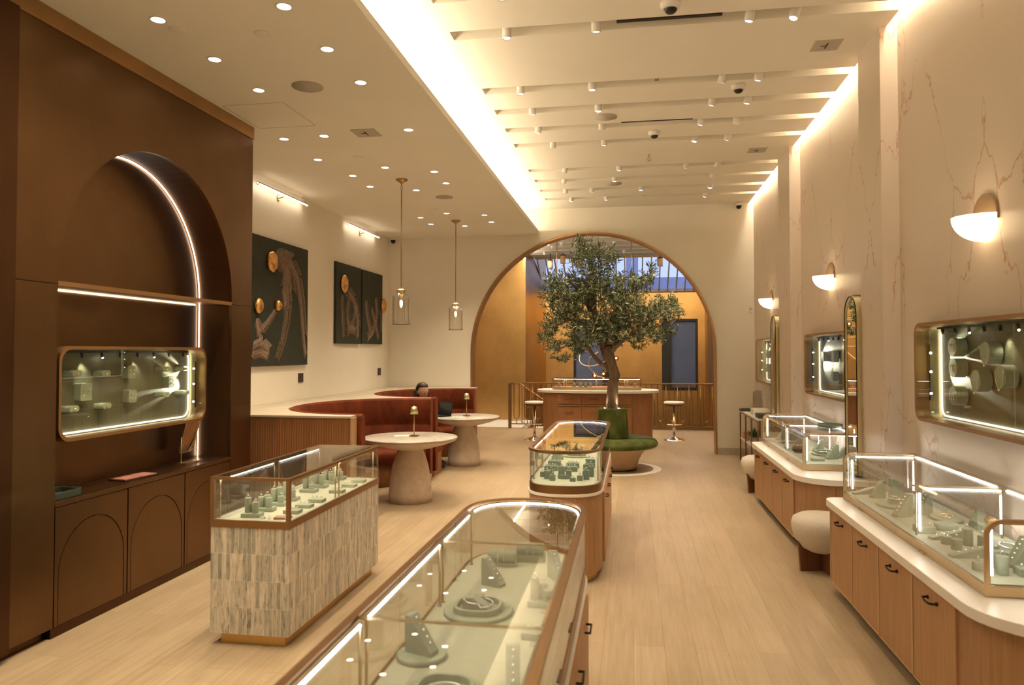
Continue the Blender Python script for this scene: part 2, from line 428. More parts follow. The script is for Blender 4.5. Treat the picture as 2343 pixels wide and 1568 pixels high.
# right wall: marble, openings for the three vitrines, pilasters
VC = [4.735, 8.115, 11.5]; VZ = 1.612; VW, VH = 1.70, .675
holes = [[(c - VW / 2 + .02, VZ - VH / 2 + .02), (c + VW / 2 - .02, VZ - VH / 2 + .02), (c + VW / 2 - .02, VZ + VH / 2 - .02), (c - VW / 2 + .02, VZ + VH / 2 - .02)] for c in VC]
holes = [rrect(c, VZ, VW - .02, VH - .02, .09, 6) for c in VC]
b = MB().plate([(-3, 0), (13.02, 0), (13.02, 4.6), (-3, 4.6)], holes, 2.05, 2.3, YZ)
for y0, y1 in ((2.70, 3.30), (6.10, 6.66), (9.48, 10.20)): b.box(1.92, 2.05, y0, y1, 0, 4.47)
struct(b.build('wall_right', 'marble'))
# low ceiling over the lounge and the raised ceiling with its slots
struct(MB().box(-4.7, -1.64, -3, 13.02, 3.85, 3.90).box(-1.66, -1.64, -3, 13.02, 3.90, 3.915).build('ceiling', 'ceil', bevel=.004))
CZ, CT = 4.3, 4.47
slots = [2.43, 3.07, 3.72, 4.36, 5.00, 5.65, 6.93, 7.57, 8.22, 8.86, 10.14, 10.78, 11.45, 12.10]
SWD = .165
b = MB().box(-2.1, -1.43, -3, 13.02, CZ, CT).box(-2.15, -2.1, -3, 13.02, 3.9, CT).box(-2.15, 2.4, -3, 13.02, CT, 4.6)
y = -3
for s0 in slots: b.box(-1.43, 1.975, y, s0, CZ, CT); b.prism([(-1.43, CZ), (-1.36, CT), (-1.43, CT)], s0, s0 + SWD, XZ); y = s0 + SWD
b.box(-1.43, 1.975, y, 13.02, CZ, CT)
struct(b.build('ceiling', 'ceil'))
# hidden cove strips (lamps of the room)
tag(MB().box(-1.93, -1.89, -2.8, 12.95, 3.905, 3.925).build('cove_light_strip', 'cove'), 'long warm light strip laid in the cove above the lounge ceiling', 'light strip')
for n, (y0, y1) in enumerate(((3.31, 6.09), (6.68, 9.46), (10.22, 13.0))):
    tag(MB().box(1.985, 2.03, y0, y1, 4.452, 4.466).build('wall_wash_strip', 'cove'),
        'warm light strip in the ceiling gap washing the ' + ('nearest', 'middle', 'farthest')[n] + ' bay of the marble wall', 'light strip', 'wall wash strips')
tag(MB().box(1.985, 2.03, -2.5, 2.68, 4.452, 4.466).build('wall_wash_strip', 'cove'), 'warm light strip in the ceiling gap beside the camera', 'light strip', 'wall wash strips')

# ---- back room beyond the arch
b = MB().box(-2.75, 2.2, 13.27, 19.7, CT, 4.6)
y = 13.27
for k in range(9):
    s0 = 13.75 + k * .655
    b.box(-2.75, 2.2, y, s0, CZ, CT); y = s0 + .1
b.box(-2.75, 2.2, y, 19.7, CZ, CT); b.box(-4.8, -2.75, 13.27, 18.9, CZ, 4.6)
b.box(-2.9, 2.2, 19.7, 19.78, CZ, 4.9)
struct(b.build('ceiling', 'ceil'))
struct(MB().box(-4.9, -4.75, 13.27, 18.8, -.1, 4.6).box(-4.8, -2.72, 18.8, 18.95, -3, 4.6).build('wall_back_left', 'gold'))
struct(MB().prism([(-2.72, 18.801), (-2.47, 21.25), (-2.62, 21.3), (-2.9, 18.951)], -3, 4.9).build('wall_stair_side', 'gold'))
W1 = (-1.66, -.66); W2 = (.83, 1.80); WZ = (.68, 2.67)
rect = lambda x0, x1, z0, z1: [(x0, z0), (x1, z0), (x1, z1), (x0, z1)]
struct(MB().plate(rect(-2.6, 2.3, -3, 3.5), [rect(*W1, *WZ), rect(*W2, *WZ)], 21.2, 21.35, XZ).build('wall_back', 'gold'))
struct(MB().box(2.0, 2.2, 13.27, 21.3, -3, 4.9).build('wall_back_right', 'gold'))
struct(MB().box(-2.6, 2.1, 16.9, 21.2, -3.1, -3).box(-2.62, 2.1, 16.86, 16.9, -3, -.1).build('floor', 'ledge'))
b = MB()
for k in range(12): b.box(-2.45 + .30 * k, -2.15 + .30 * k, 17.6, 18.8, -3, -.16 - .17 * k)
b.build('floor', 'quartz')['kind'] = 'structure'
for n, ((x0, x1), side) in enumerate(((W1, 1), (W2, 0))):
    f = struct(MB().ring(rect(x0 - .01, x1 + .01, WZ[0] - .01, WZ[1] + .01), rect(x0 + .05 + (0 if side else .20), x1 - .05 - (.12 if side else 0), WZ[0] + .07, WZ[1] - .05), 21.17, 21.33, XZ).build('window_%d' % (n + 1), 'blackf'))
    g = MB().box(x0 + .04, x1 - .04, 21.26, 21.27, WZ[0] + .04, WZ[1] - .04).build('window_pane', 'blue', f)
# sloped skylight glazing
sk = MB(); a = Vector((0, 19.74, 4.32)); c = Vector((0, 21.22, 3.47)); d = c - a; nrm = Vector((0, d.z, -d.y)).normalized()
def slope(x0, x1, t0, t1, n0, n1):
    vs = []
    for w_ in (n0, n1):
        for x, t in ((x0, t0), (x1, t0), (x1, t1), (x0, t1)): q = a + d * t + nrm * w_; vs.append((x, q.y, q.z))
    return vs, [(0, 3, 2, 1), (4, 5, 6, 7), (0, 1, 5, 4), (1, 2, 6, 5), (2, 3, 7, 6), (3, 0, 4, 7)]
for k in range(21): sk.add(*slope(-2.56 + .235 * k, -2.53 + .235 * k, 0, 1, -.04, .04))
sk.add(*slope(-2.6, 2.2, -.03, .03, -.04, .05)); sk.add(*slope(-2.6, 2.2, .97, 1.02, -.04, .05))
f = struct(sk.build('window_3', 'mullion')); g = MB(); g.add(*slope(-2.6, 2.2, 0, 1, 0, .008)); g.build('window_pane', 'skyglass', f)
M['fac'] = simple('grey_facade', (.42, .45, .52), .8, var=.05)
b = MB()
for k in range(5): b.box(-7 + k * 3.4, -6.6 + k * 3.4, 25, 25.6, -3, 9)
b.box(-9, 9, 25.6, 26, -3, 4.3)
struct(b.build('wall_opposite', 'fac'))
# closing side of the back room

# ================================================================ CEILING FITTINGS
def recessed(x, y, z, label, group, r=.046, pw=30, size=95):
    t = T('recessed_downlight', label, 'ceiling light', (x, y, z), 0, group)
    MB().ring(circ(0, 0, r + .007, 28), circ(0, 0, r - .004, 28), -.004, .001).build('trim_ring', 'whitep', t)
    MB().prism(circ(0, 0, r, 28), -.0025, -.0015).build('lens', 'disc', t)
    spot((0, 0, -.012), pw, size, WARM, .8, None, .04, t).rotation_euler = (0, 0, 0)
    return t
DL = [(-2.95, 4.18), (-2.08, 4.14), (-2.08, 4.78), (-2.95, 4.82), (-2.95, 5.45), (-2.08, 5.42), (-3.38, 6.75), (-2.95, 6.72), (-2.08, 6.66), (-3.38, 7.54),
      (-3.28, 8.30), (-2.77, 7.99), (-2.27, 8.27), (-2.28, 8.86), (-2.76, 9.18), (-3.28, 8.89), (-3.26, 11.08), (-2.77, 10.80), (-2.23, 11.03), (-2.24, 11.64), (-2.75, 11.94), (-3.26, 11.68)]
DW = ['nearest the bronze cabinet, second from its corner', 'nearest the camera, beside the ceiling edge', 'right of the second pair, near the cove', 'left of the second pair, with a dark spot inside',
      'left of the large round speaker', 'right of the large round speaker', 'closest to the cabinet corner on the left', 'between cabinet corner and square vent', 'right of the square vent',
      'alone beside the left wall light', 'far left of the ring above the near pendant', 'top of the ring above the near pendant', 'upper right of the ring above the near pendant', 'lower right of the ring above the near pendant',
      'bottom of the ring above the near pendant', 'lower left of the ring above the near pendant', 'left of the ring around the far pendant', 'top of the ring around the far pendant', 'upper right of the ring around the far pendant',
      'lower right of the ring around the far pendant', 'bottom of the ring around the far pendant', 'lower left of the ring around the far pendant']
for (x, y), wd in zip(DL, DW): recessed(x, y, 3.85, 'round recessed downlight ' + wd, 'recessed downlights', pw=62)

for k, (x, y) in enumerate([(-2.95, 3.5), (-2.08, 3.5), (-2.95, 2.6), (-2.08, 2.6), (-2.95, 1.2), (-2.08, 1.2), (-2.95, -.6), (-2.08, -.6)]):  # unseen downlights added to brighten the near end of the room
    recessed(x, y, 3.85, 'added unseen downlight above and behind the camera, ' + ['first', 'second', 'third', 'fourth', 'fifth', 'sixth', 'seventh', 'eighth'][k] + ' back from the view', 'recessed downlights', pw=75, size=120)
def can(x, y, label, tilt=(0, 0), pw=46, z=4.25, zt=4.47, group='can spotlights in the ceiling slots'):
    t = T('can_spotlight', label, 'spotlight', (x, y, z), 0, group)
    rot = Matrix.Rotation(R(tilt[0]), 3, 'X') @ Matrix.Rotation(R(tilt[1]), 3, 'Y')
    MB().lathe([(.032, .165), (.037, .16), (.037, 0), (.033, -.002), (.029, .012)], n=20, rot=rot).build('can', 'whitep', t)
    MB().lathe([(.030, .008), (.0, .007)], n=20, rot=rot).build('lens', 'disc', t)
    MB().tube([rot @ Vector((0, 0, .13)), (0, 0, zt - z)], .008, 8).build('stem', 'whitep', t)
    o = spot((0, 0, 0), pw, 62, WARM, .6, None, .03, t); q = rot @ Vector((0, 0, -.006)); o.location = q
    o.rotation_euler = rot.to_euler()
    return t
SP = {5.65: [-.98, -.27, .88, 1.20], 6.93: [-1.06, -.37, .83, 1.15], 7.57: [-1.03, -.34, .80, 1.15], 8.22: [-1.06, -.33, .75, 1.13], 8.86: [-.95, -.33, .735, 1.11],
      10.14: [-.93, -.17, .72, 1.13], 10.78: [-1.0, -.25, 1.13], 11.45: [-1.03, -.62, .14, 1.18], 12.10: [-1.0, -.42, 1.155], 5.00: [-.9, .9], 3.72: [-.6, .9], 2.43: [-.5, 1.0]}
ordn = ['first', 'second', 'third', 'fourth']; rown = {k: i for i, k in enumerate(sorted(SP))}
rn = ['row behind the camera', 'row above the camera', 'row at the top edge', 'slot with the long black vent', 'slot in front of the dome camera', 'slot behind the dome camera', 'slot beyond the round speaker', 'slot before the second vent', 'first slot of the far group', 'second slot of the far group', 'third slot of the far group', 'last slot before the arch wall']
for y0 in sorted(SP):
    for i, x in enumerate(SP[y0]):
        tl = (random.uniform(-6, 14), 0)
        if x > .6: tl = (random.uniform(-12, 16), random.uniform(4, 20))
        elif x < -.5: tl = (tl[0], random.uniform(-4, 14))
        can(x, y0 + SWD / 2, 'white can spotlight, %s from the left in the %s' % (ordn[i], rn[rown[y0]]), tl)
for k, (x, y) in enumerate([(-1.93, 17.09), (-1.63, 17.09), (-.42, 17.09), (-.17, 16.43), (.1, 17.09), (-1.2, 15.1), (.7, 15.1), (-3.6, 16.4)]):
    can(x, y, 'white can spotlight beyond the arch, number %d from the left' % (k + 1) if k < 5 else ['white can spotlight beyond the arch above the left of the bar', 'white can spotlight beyond the arch above the bar stool', 'white can spotlight above the pale stair landing'][k - 5],
        (random.choice((-25, 25, 10)), random.choice((-25, 20))) if k < 5 else (0, 0), 120, group='can spotlights beyond the arch')
def rnd(x, y, z, r, name, mat, label, cat, group=None):
    o = MB().lathe([(0, -.006), (r, -.005), (r, .0)], (0, 0, 0), 36).build(name, mat); o.location = (x, y, z); return tag(o, label, cat, group)
rnd(-2.53, 5.44, 3.85, .122, 'ceiling_speaker', 'speaker', 'large round grille speaker in the low ceiling near the cabinet', 'speaker', 'ceiling speakers')
rnd(-2.51, 9.66, 3.85, .118, 'ceiling_speaker', 'speaker', 'round grille speaker in the low ceiling between the two pendants', 'speaker', 'ceiling speakers')
rnd(-.274, 7.99, 4.3, .122, 'ceiling_speaker', 'speaker', 'round grille speaker in the slotted ceiling, nearer one', 'speaker', 'ceiling speakers')
rnd(-.276, 11.2, 4.3, .122, 'ceiling_speaker', 'speaker', 'round grille speaker in the slotted ceiling, farther one', 'speaker', 'ceiling speakers')
for (x, y), l in zip([(-2.92, 4.33), (-2.40, 4.48), (-2.91, 7.52), (-2.89, 10.46)], ['beside the first downlight', 'near the ceiling centre by the camera', 'beyond the square vent', 'by the far pendant']):
    o = MB().lathe([(0, -.004), (.048, -.004), (.052, 0)], n=28).ring(circ(0, 0, .058, 28), circ(0, 0, .054, 28), -.002, .001).build('concealed_sprinkler', 'ceil'); o.location = (x, y, 3.85)
    tag(o, 'small round cover plate in the low ceiling ' + l, 'cover plate', 'ceiling cover plates')
def vent(x, y, z, s, label):
    t = T('ceiling_vent', label, 'vent', (x, y, z), 0, 'square ceiling plates')
    MB().box(-s, s, -s, s, -.006, 0).build('frame', 'speaker', t, .002); MB().box(-s * .05, s * .05, -s * .5, s * .5, -.008, -.004).box(-s * .4, s * .0, -.006, .006, -.0085, -.004).build('slot', 'dark', t)
vent(-2.51, 6.69, 3.85, .12, 'square plate with a small slot in the low ceiling'); vent(1.60, 6.40, 4.3, .11, 'square plate by the marble wall in the slotted ceiling'); vent(1.565, 9.62, 4.3, .11, 'smaller looking square plate farther along the slotted ceiling')
o = MB().ring(rect(-3.45, -2.89, 5.75, 6.40), rect(-3.444, -2.896, 5.756, 6.394), 3.8485, 3.8498).build('access_panel', 'speaker'); tag(o, 'faint outline of a ceiling access panel near the cabinet corner', 'access panel')
o = MB().box(-.11, .68, 5.66, 5.70, 4.296, 4.32).build('linear_vent', 'black'); tag(o, 'long black linear vent in the nearest ceiling slot', 'vent', 'linear vents')
o = MB().box(-.11, .66, 8.19, 8.215, 4.296, 4.299).build('linear_vent', 'black'); tag(o, 'thin dark linear vent beside the round speaker', 'vent', 'linear vents')
def dome(x, y, z, label, r=.06, mount='can'):
    t = T('dome_camera', label, 'camera', (x, y, z), 0, 'dome cameras')
    MB().lathe([(r * 1.25, 0), (r * 1.25, -.025), (r * 1.0, -.05)], n=24).build('housing', 'whitep', t)
    MB().ball((0, 0, -.048), (r * .8, r * .8, r * .62), 20, 10).build('dome', 'black', t)
dome(.285, 5.43, 4.3, 'black and white dome camera above the long black vent'); dome(1.01, 7.23, 4.3, 'dome camera on the slotted ceiling, third slot row', .055)
dome(.26, 8.62, 4.3, 'dome camera in the middle of the slotted ceiling', .055)
for x, z, l in ((1.80, 4.24, 'small dome camera at the top right of the arch wall'), (-4.33, 3.80, 'small dome camera in the far left corner by the ceiling')):
    t = T('corner_camera', l, 'camera', (x, 12.98, z), 0, 'wall dome cameras')
    MB().box(-.05, .05, -.08, .04, .0, .05).build('bracket', 'whitep', t, .004); MB().ball((0, -.03, -.01), (.045, .045, .05), 16, 8).build('dome', 'black', t)
for x, y, z, l in ((.237, 7.01, 4.40, 'in the slot before the dome camera'), (.222, 9.6, 4.3, 'in the middle of the slotted ceiling'), (.206, 12.18, 4.4, 'in the last slot by the arch wall')):
    t = T('sprinkler_head', 'small brass sprinkler head ' + l, 'sprinkler', (x, y, z), 0, 'sprinkler heads')
    MB().tube([(0, 0, .07 if z > 4.35 else 0), (0, 0, -.04)], .009, 8).build('pipe', 'brass', t)
    MB().ring(circ(0, 0, .022, 16), circ(0, 0, .014, 16), -.003, .003, lambda u, v, w_: (u, w_, v - .062)).lathe([(.022, -.088), (.022, -.084)], n=14).build('deflector', 'brass', t)

# ---- pendants
def pendant(x, y, zb, zt, label, r=.105):
    t = T('glass_pendant', label, 'pendant lamp', (x, y, 3.85), 0, 'glass jar pendants')
    MB().lathe([(.075, 0), (.07, -.012), (.03, -.035), (.012, -.05)], n=28).build('canopy', 'bronzetrim', t)
    L = zt - 3.85; H = zt - zb
    k = MB()
    for i in range(3): k.ring(circ(0, 0, .016, 12, .022), circ(0, 0, .011, 12, .017), -.003, .003, (lambda u, v, w_, i=i: (u, w_, v - .07 - .035 * i)) if i % 2 else (lambda u, v, w_, i=i: (w_, u, v - .07 - .035 * i)))
    k.build('chain', 'bronzetrim', t)
    MB().tube([(0, 0, -.155), (0, 0, L + .03)], .007, 10).build('rod', 'bronzetrim', t)
    MB().lathe([(.012, L + .05), (.055, L + .035), (.058, L + .01), (.03, L + .0), (.02, L - .03), (.018, L - .09), (.0, L - .095)], n=24).build('socket', 'brass', t)
    prof = [(.05, L + .005), (.055, L - .012), (r * .82, L - .022), (r, L - .05)] + [(r, L - .05 - (H - .05) * i / 6) for i in range(1, 7)]
    inner = [(q - .004, z) for q, z in prof[::-1]]
    MB().lathe(prof + inner, n=40).lathe([(r + .002, L - H), (r + .002, L - H + .008), (r - .006, L - H + .008), (r - .006, L - H), (r + .002, L - H)], n=40).build('glass_shade', 'pglass', t)
    MB().ball((0, 0, L - .13), (.017, .017, .042), 14, 10).build('bulb', 'bulb', t)
pendant(-2.767, 8.589, 2.081, 2.47, 'clear glass jar pendant on a long brass rod, nearer one'); pendant(-2.78, 11.433, 2.10, 2.485, 'clear glass jar pendant on a long brass rod, farther one', .11)
for (y0, y1), l in (((8.04, 9.36), 'nearer the cabinet'), ((10.86, 12.22), 'farther along, above the pair of panels')):
    t = T('picture_light', 'slim linear picture light on the left wall ' + l, 'wall light', (-4.35, (y0 + y1) / 2, 3.74), 0, 'picture lights'); h = (y1 - y0) / 2
    MB().tube([(0, -h, 0), (0, h, 0)], .010, 10).build('tube_light', 'picled', t)
    MB().tube([(.0, -h, .012), (.0, h, .012)], .012, 8).ring(circ(0, 0, .02, 10), circ(0, 0, .012, 10), -h - .012, -h, XZ).ring(circ(0, 0, .02, 10), circ(0, 0, .012, 10), h, h + .012, XZ).build('housing', 'brass', t)
    MB().tube([(-.075, 0, -.04), (-.02, 0, -.03), (0, 0, 0)], .008, 8).lathe([(.04, -.08), (.04, -.065)], (0, 0, -.04), 20, rot=Matrix.Rotation(R(90), 3, 'Y')).build('bracket', 'brass', t)

# ================================================================ BRONZE CABINET WALL (left)
FX = -3.5; NB = -3.82; NY0, NY1 = 4.03, 6.03; NC = 5.03; SPR = 2.2; TOPZ = 3.74
bc = T('bronze_cabinet', 'tall brushed bronze wall cabinet with an arched niche and three lower doors', 'cabinet', (FX, 5.03, 0))
LX = lambda x: x - FX
LY = lambda y: y - 5.03
def lp(pts): return [(LY(a), b_) for a, b_ in pts]
narc = [(NC + 1.0 * cos(pi - pi * i / 40), SPR + 1.03 * sin(pi - pi * i / 40)) for i in range(41)]
niche = [(NY0, .80)] + narc + [(NY1, .80)]
# front face as an outline with the niche cut from the ledge upward, upper part and flanks separated by the seam
fo = [(3.68, .06), (4.028, .06), (4.028, 2.168), (3.68, 2.168)]
MB().prism(lp(fo), LX(-3.53), 0, YZ).build('side_panel', 'bronze', bc, .003)
MB().prism(lp([(6.032, .06), (6.37, .06), (6.37, 2.168), (6.032, 2.168)]), LX(-3.53), 0, YZ).build('side_panel', 'bronze', bc, .003)
up = [(3.68, 2.172), (NY0, 2.172), (NY0, SPR)] + narc[1:-1] + [(NY1, SPR), (NY1, 2.172), (6.37, 2.172), (6.37, TOPZ), (3.68, TOPZ)]
MB().prism(lp(up), LX(-3.53), 0, YZ).build('upper_panel', 'bronze', bc)
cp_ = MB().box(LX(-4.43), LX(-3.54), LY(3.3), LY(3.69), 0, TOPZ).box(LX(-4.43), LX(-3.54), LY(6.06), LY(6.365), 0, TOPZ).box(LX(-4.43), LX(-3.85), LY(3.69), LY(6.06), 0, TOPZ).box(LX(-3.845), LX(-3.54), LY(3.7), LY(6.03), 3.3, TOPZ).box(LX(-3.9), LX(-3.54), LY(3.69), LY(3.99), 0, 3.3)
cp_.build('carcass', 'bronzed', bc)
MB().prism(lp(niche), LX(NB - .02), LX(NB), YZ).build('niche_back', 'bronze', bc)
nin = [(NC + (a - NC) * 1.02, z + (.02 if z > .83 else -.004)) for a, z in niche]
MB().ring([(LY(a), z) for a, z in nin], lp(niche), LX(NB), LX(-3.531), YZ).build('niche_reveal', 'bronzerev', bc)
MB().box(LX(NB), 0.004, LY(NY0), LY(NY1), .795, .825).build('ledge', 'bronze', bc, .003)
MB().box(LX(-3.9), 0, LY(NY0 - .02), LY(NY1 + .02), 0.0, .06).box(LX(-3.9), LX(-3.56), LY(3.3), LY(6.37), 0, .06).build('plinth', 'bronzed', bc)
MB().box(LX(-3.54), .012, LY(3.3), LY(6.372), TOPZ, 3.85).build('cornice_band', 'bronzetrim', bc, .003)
MB().box(LX(-3.54), .03, LY(3.3), LY(3.678), 0.05, TOPZ).build('shaded_side_panel', 'bronzed', bc)['label'] = 'near bronze end panel with its shade put into the colour'  # dark bronze puts the shade from its facing into the colour
for k in range(3):
    y0 = NY0 + k * .6667 + .006; y1 = NY0 + (k + 1) * .6667 - .006; yc = (y0 + y1) / 2
    rr = .30; ap = [(yc + rr * cos(pi - pi * i / 24), .36 + rr * sin(pi - pi * i / 24) * 1.06) for i in range(25)]
    pan = [(yc - rr, .075)] + ap + [(yc + rr, .075)]
    g = .006
    ap2 = [(yc + (rr - g) * cos(pi - pi * i / 24), .36 + (rr - g) * sin(pi - pi * i / 24) * 1.06) for i in range(25)]
    pan2 = [(yc - rr + g, .075)] + ap2 + [(yc + rr - g, .075)]
    m = MB()
    outer = [(y0, .062), (yc - rr, .062)] + [(a, b_) for a, b_ in pan] + [(yc + rr, .062), (y1, .062), (y1, .79), (y0, .79)]
    m.prism(lp(outer), LX(-3.52), 0, YZ); m.prism(lp([(yc - rr + g, .062)] + ap2 + [(yc + rr - g, .062)]), LX(-3.52), -.001, YZ)
    m.box(LX(-3.53), LX(-3.519), LY(y0), LY(y1), .062, .79)
    d = m.build('door', 'bronze', bc)
    MB().box(-.012, .003, LY(y1) - .11, LY(y1) - .005, .786, .791).build('pull', 'bronzed', d)
# led line: up the right corner of the niche back and over the arch
pth = [(NY1 - .012, .83), (NY1 - .012, 1.5), (NY1 - .012, SPR)] + [(NC + .988 * cos(R(t)), SPR + 1.018 * sin(R(t))) for t in range(4, 150, 4)]
MB().tube([(LX(NB + .012), LY(a), z) for a, z in pth], .006, 6).build('arch_light_strip', 'ledniche', bc)
MB().box(LX(NB), -.002, LY(NY0), LY(NY1), 2.17, 2.185).box(-.012, .0, LY(NY0), LY(NY1), 2.16, 2.19).build('niche_shelf', 'bronzetrim', bc)
MB().box(LX(NB + .01), LX(NB + .02), LY(NY0 + .02), LY(NY1 - .08), 2.160, 2.166).build('shelf_light_strip', 'ledshelf', bc)

# ---- rounded vitrines (left one on the niche back, three in the marble wall)
def vitrine(loc, rz, W, H, label, dep, proj, rail_side=1, seams=(-.3, .12, .5), r=.085, backmat='olive', edge=.022):
    """local: x out of the wall (front at +proj), y along, z up from the centre; body reaches -dep"""
    t = T('wall_vitrine', label, 'display case', loc, rz, 'rounded wall vitrines')
    o_ = rrect(0, 0, W, H, r, 8); i_ = rrect(0, 0, W - 2 * edge, H - 2 * edge, r - edge * .7, 8)
    MB().ring(o_, i_, -.0, proj, YZ).build('frame', 'bronzetrim', t)
    i2 = rrect(0, 0, W - 2 * edge + .004, H - 2 * edge + .004, r - edge * .7, 8)
    MB().ring(rrect(0, 0, W - 2 * edge + .012, H - 2 * edge + .012, r - edge * .7, 8), i2, -dep, 0, YZ).build('inner_lining', 'brassl', t)
    MB().prism(rrect(0, 0, W - .03, H - .03, r * .8, 8), -dep - .01, -dep, YZ).build('back_panel', backmat, t)
    a = rrect(0, 0, W - 2 * edge - .026, H - 2 * edge - .026, r - edge - .003, 8); a = [p for p in a[14:] + a[:14] if p[1] < H * .33 or abs(p[0]) > W * .47]
    k0 = max(range(len(a)), key=lambda i: (Vector(a[i]) - Vector(a[i - 1])).length); a = a[k0:] + a[:k0]
    MB().tube([(-dep + .010, u, v) for u, v in a], .006, 8).build('light_border', 'ledborder', t)
    ys = [-W / 2 + edge] + [s * W for s in seams] + [W / 2 - edge]
    for k in range(len(ys) - 1):
        gh = H / 2 - edge - .002
        pz = [(ys[k] + .0015, -gh), (ys[k + 1] - .0015, -gh), (ys[k + 1] - .0015, gh), (ys[k] + .0015, gh)]
        if k == 0: pz = [(ys[0] + .0015 + r * .5, -gh), (ys[1] - .0015, -gh), (ys[1] - .0015, gh), (ys[0] + r * .5, gh), (ys[0] + .001, gh - r * .5), (ys[0] + .001, -gh + r * .5)]
        if k == len(ys) - 2: pz = [(ys[k] + .0015, -gh), (ys[k + 1] - r * .5, -gh), (ys[k + 1] - .001, -gh + r * .5), (ys[k + 1] - .001, gh - r * .5), (ys[k + 1] - r * .5, gh), (ys[k] + .0015, gh)]
        MB().prism(pz, proj - .012, proj - .006, YZ).build('glass_pane', 'glassv', t)
    sx = rail_side * (W / 2 - edge - .02)
    MB().tube([(.006, sx, -.20), (.006, sx, .19)], .006, 8).build('light_rail', 'black', t)
    for q, z in enumerate((.13, .0, -.15)):
        h = MB().tube([(.006, sx, z), (.006, sx - rail_side * .022, z)], .012, 10).build('spot_head', 'black', t)
        MB().ball((.006, sx - rail_side * .026, z), .008, 10, 6).build('lamp', 'dot', h)
    spot((.006, sx - rail_side * .04, .13), 11, 70, (1, .93, .72), .5, None, .008, t).rotation_euler = Vector((-dep - .02, -rail_side * .30, -.01)).to_track_quat('-Z', 'Y').to_euler()
    spot((.006, sx - rail_side * .04, -.01), 11, 70, (1, .93, .72), .5, None, .008, t).rotation_euler = Vector((-dep - .02, -rail_side * .30, 0)).to_track_quat('-Z', 'Y').to_euler()
    rl = MB().box(-dep * .5, -dep * .5 + .012, -W / 2 + .08, W / 2 - .10, H / 2 - edge - .022, H / 2 - edge - .008).build('top_light_rail', 'black', t)
    for q in range(8):
        yy = -W / 2 + .14 + q * (W - .3) / 7
        h = MB().tube([(-dep * .5, yy, H / 2 - edge - .02), (-dep * .5, yy + .01, H / 2 - edge - .055)], .010, 8).build('spot_head', 'black', t)
        if q in (2, 5): MB().ball((-dep * .5, yy + .012, H / 2 - edge - .058), .006, 8, 6).build('lamp', 'dot', h)
    for q in (-.28, .05, .3): spot((-dep * .5, q * W, H / 2 - edge - .07), 1.5, 75, (1, .93, .70), .7, None, .01, t).rotation_euler = Vector((-.045, .05, -.2)).to_track_quat('-Z', 'Y').to_euler()
    return t
vitrine((-3.68, 4.985, 1.478), 0, 1.64, .62, 'rounded brass framed vitrine with sage blocks, in the bronze cabinet niche', .075, .08, 1, (-.27, .08, .38), .10)
MB  # wall standoff of the left vitrine
for n, c in enumerate(VC):
    v = vitrine((2.05, c, VZ), pi, VW, VH, 'rounded brass framed vitrine in the marble wall, ' + ('nearest the camera', 'middle one partly behind a tall mirror', 'farthest, above the console')[n], .085, .09, -1, (-.33, -.08, .3))

# jewellery holders inside the left vitrine (front faces +x)
def on_back(kind, y, z, label, grp, X0=-3.755, sgn=1, mat='sagel', s=1.0):
    t = T('jewelry_holder', label, 'jewelry holder', (X0, y, z), 0 if sgn > 0 else pi, grp)
    if kind == 'peg':
        MB().prism(rrect(0, 0, .085 * s, .040 * s, .016 * s), 0, .075, YZ).build('peg', mat, t, .002)
        MB().ball((.08, .0, -.004), (.006, .012, .010), 8, 6).build('earring', 'diamond', t)
    elif kind == 'plate':
        MB().prism(rrect(0, 0, .085 * s, .095 * s, .010), 0, .055, YZ).build('block', mat, t, .002)
        for q in ((-.02, .012), (.02, .012), (-.02, -.018), (.02, -.018)):
            MB().ball((.058, q[0] * s, q[1] * s), (.004, .008, .007), 8, 6).build('earring', 'diamond', t)
    elif kind == 'disc':
        MB().prism(circ(0, 0, .062 * s, 28), 0, .07, YZ).build('disc', mat, t, .002)
        for q in range(3): MB().tube([(.073, -.03 * s + .03 * s * q, .02), (.075, -.03 * s + .03 * s * q, -.03)], .003, 6).build('earring', 'diamond', t)
    elif kind == 'neck':
        MB().prism(circ(0, 0, .066 * s, 28), 0, .07, YZ).build('disc', mat, t, .002)
        MB().tube([(.074, .05 * sin(R(a)) * s, .05 - (.115 * (1 - cos(R(a))) if abs(a) < 91 else 0) if False else .04 - .11 * cos(R(a))) for a in range(-90, 91, 15)], .0022, 5).ball((.076, 0, -.075), .008, 8, 6).build('necklace', 'diamond', t)
    elif kind == 'long':
        MB().prism(rrect(0, 0, .10 * s, .11 * s, .012), 0, .05, YZ).build('block', mat, t, .002)
        MB().tube([(.053, .028 * sin(R(a)), -.12 - .14 * cos(R(a)) * .9 + (.08)) for a in range(-95, 96, 15)], .002, 5).build('necklace', 'diamond', t)
    return t
LV = [('peg', 4.408, 1.606, 'top left'), ('peg', 4.689, 1.598, 'top row, second from left'), ('plate', 4.99, 1.60, 'top row, square one in the centre'), ('peg', 5.383, 1.611, 'top row, second from right'), ('peg', 5.65, 1.612, 'top right'),
      ('plate', 4.52, 1.475, 'middle row, large square one on the left'), ('plate', 5.487, 1.506, 'brightly lit square one on the right'), ('plate', 5.006, 1.417, 'lower square one in the centre'), ('peg', 4.702, 1.367, 'bottom row, second from left'),
      ('peg', 4.386, 1.369, 'bottom left'), ('peg', 5.387, 1.408, 'bottom row, second from right'), ('peg', 5.648, 1.41, 'bottom right')]
for k, y, z, l in LV: on_back(k, 4.985 + (y - 4.985) * .985, z, 'sage jewelry holder in the bronze cabinet vitrine, ' + l, 'holders in the bronze cabinet vitrine', s=1.25 if 'large' in l else 1)
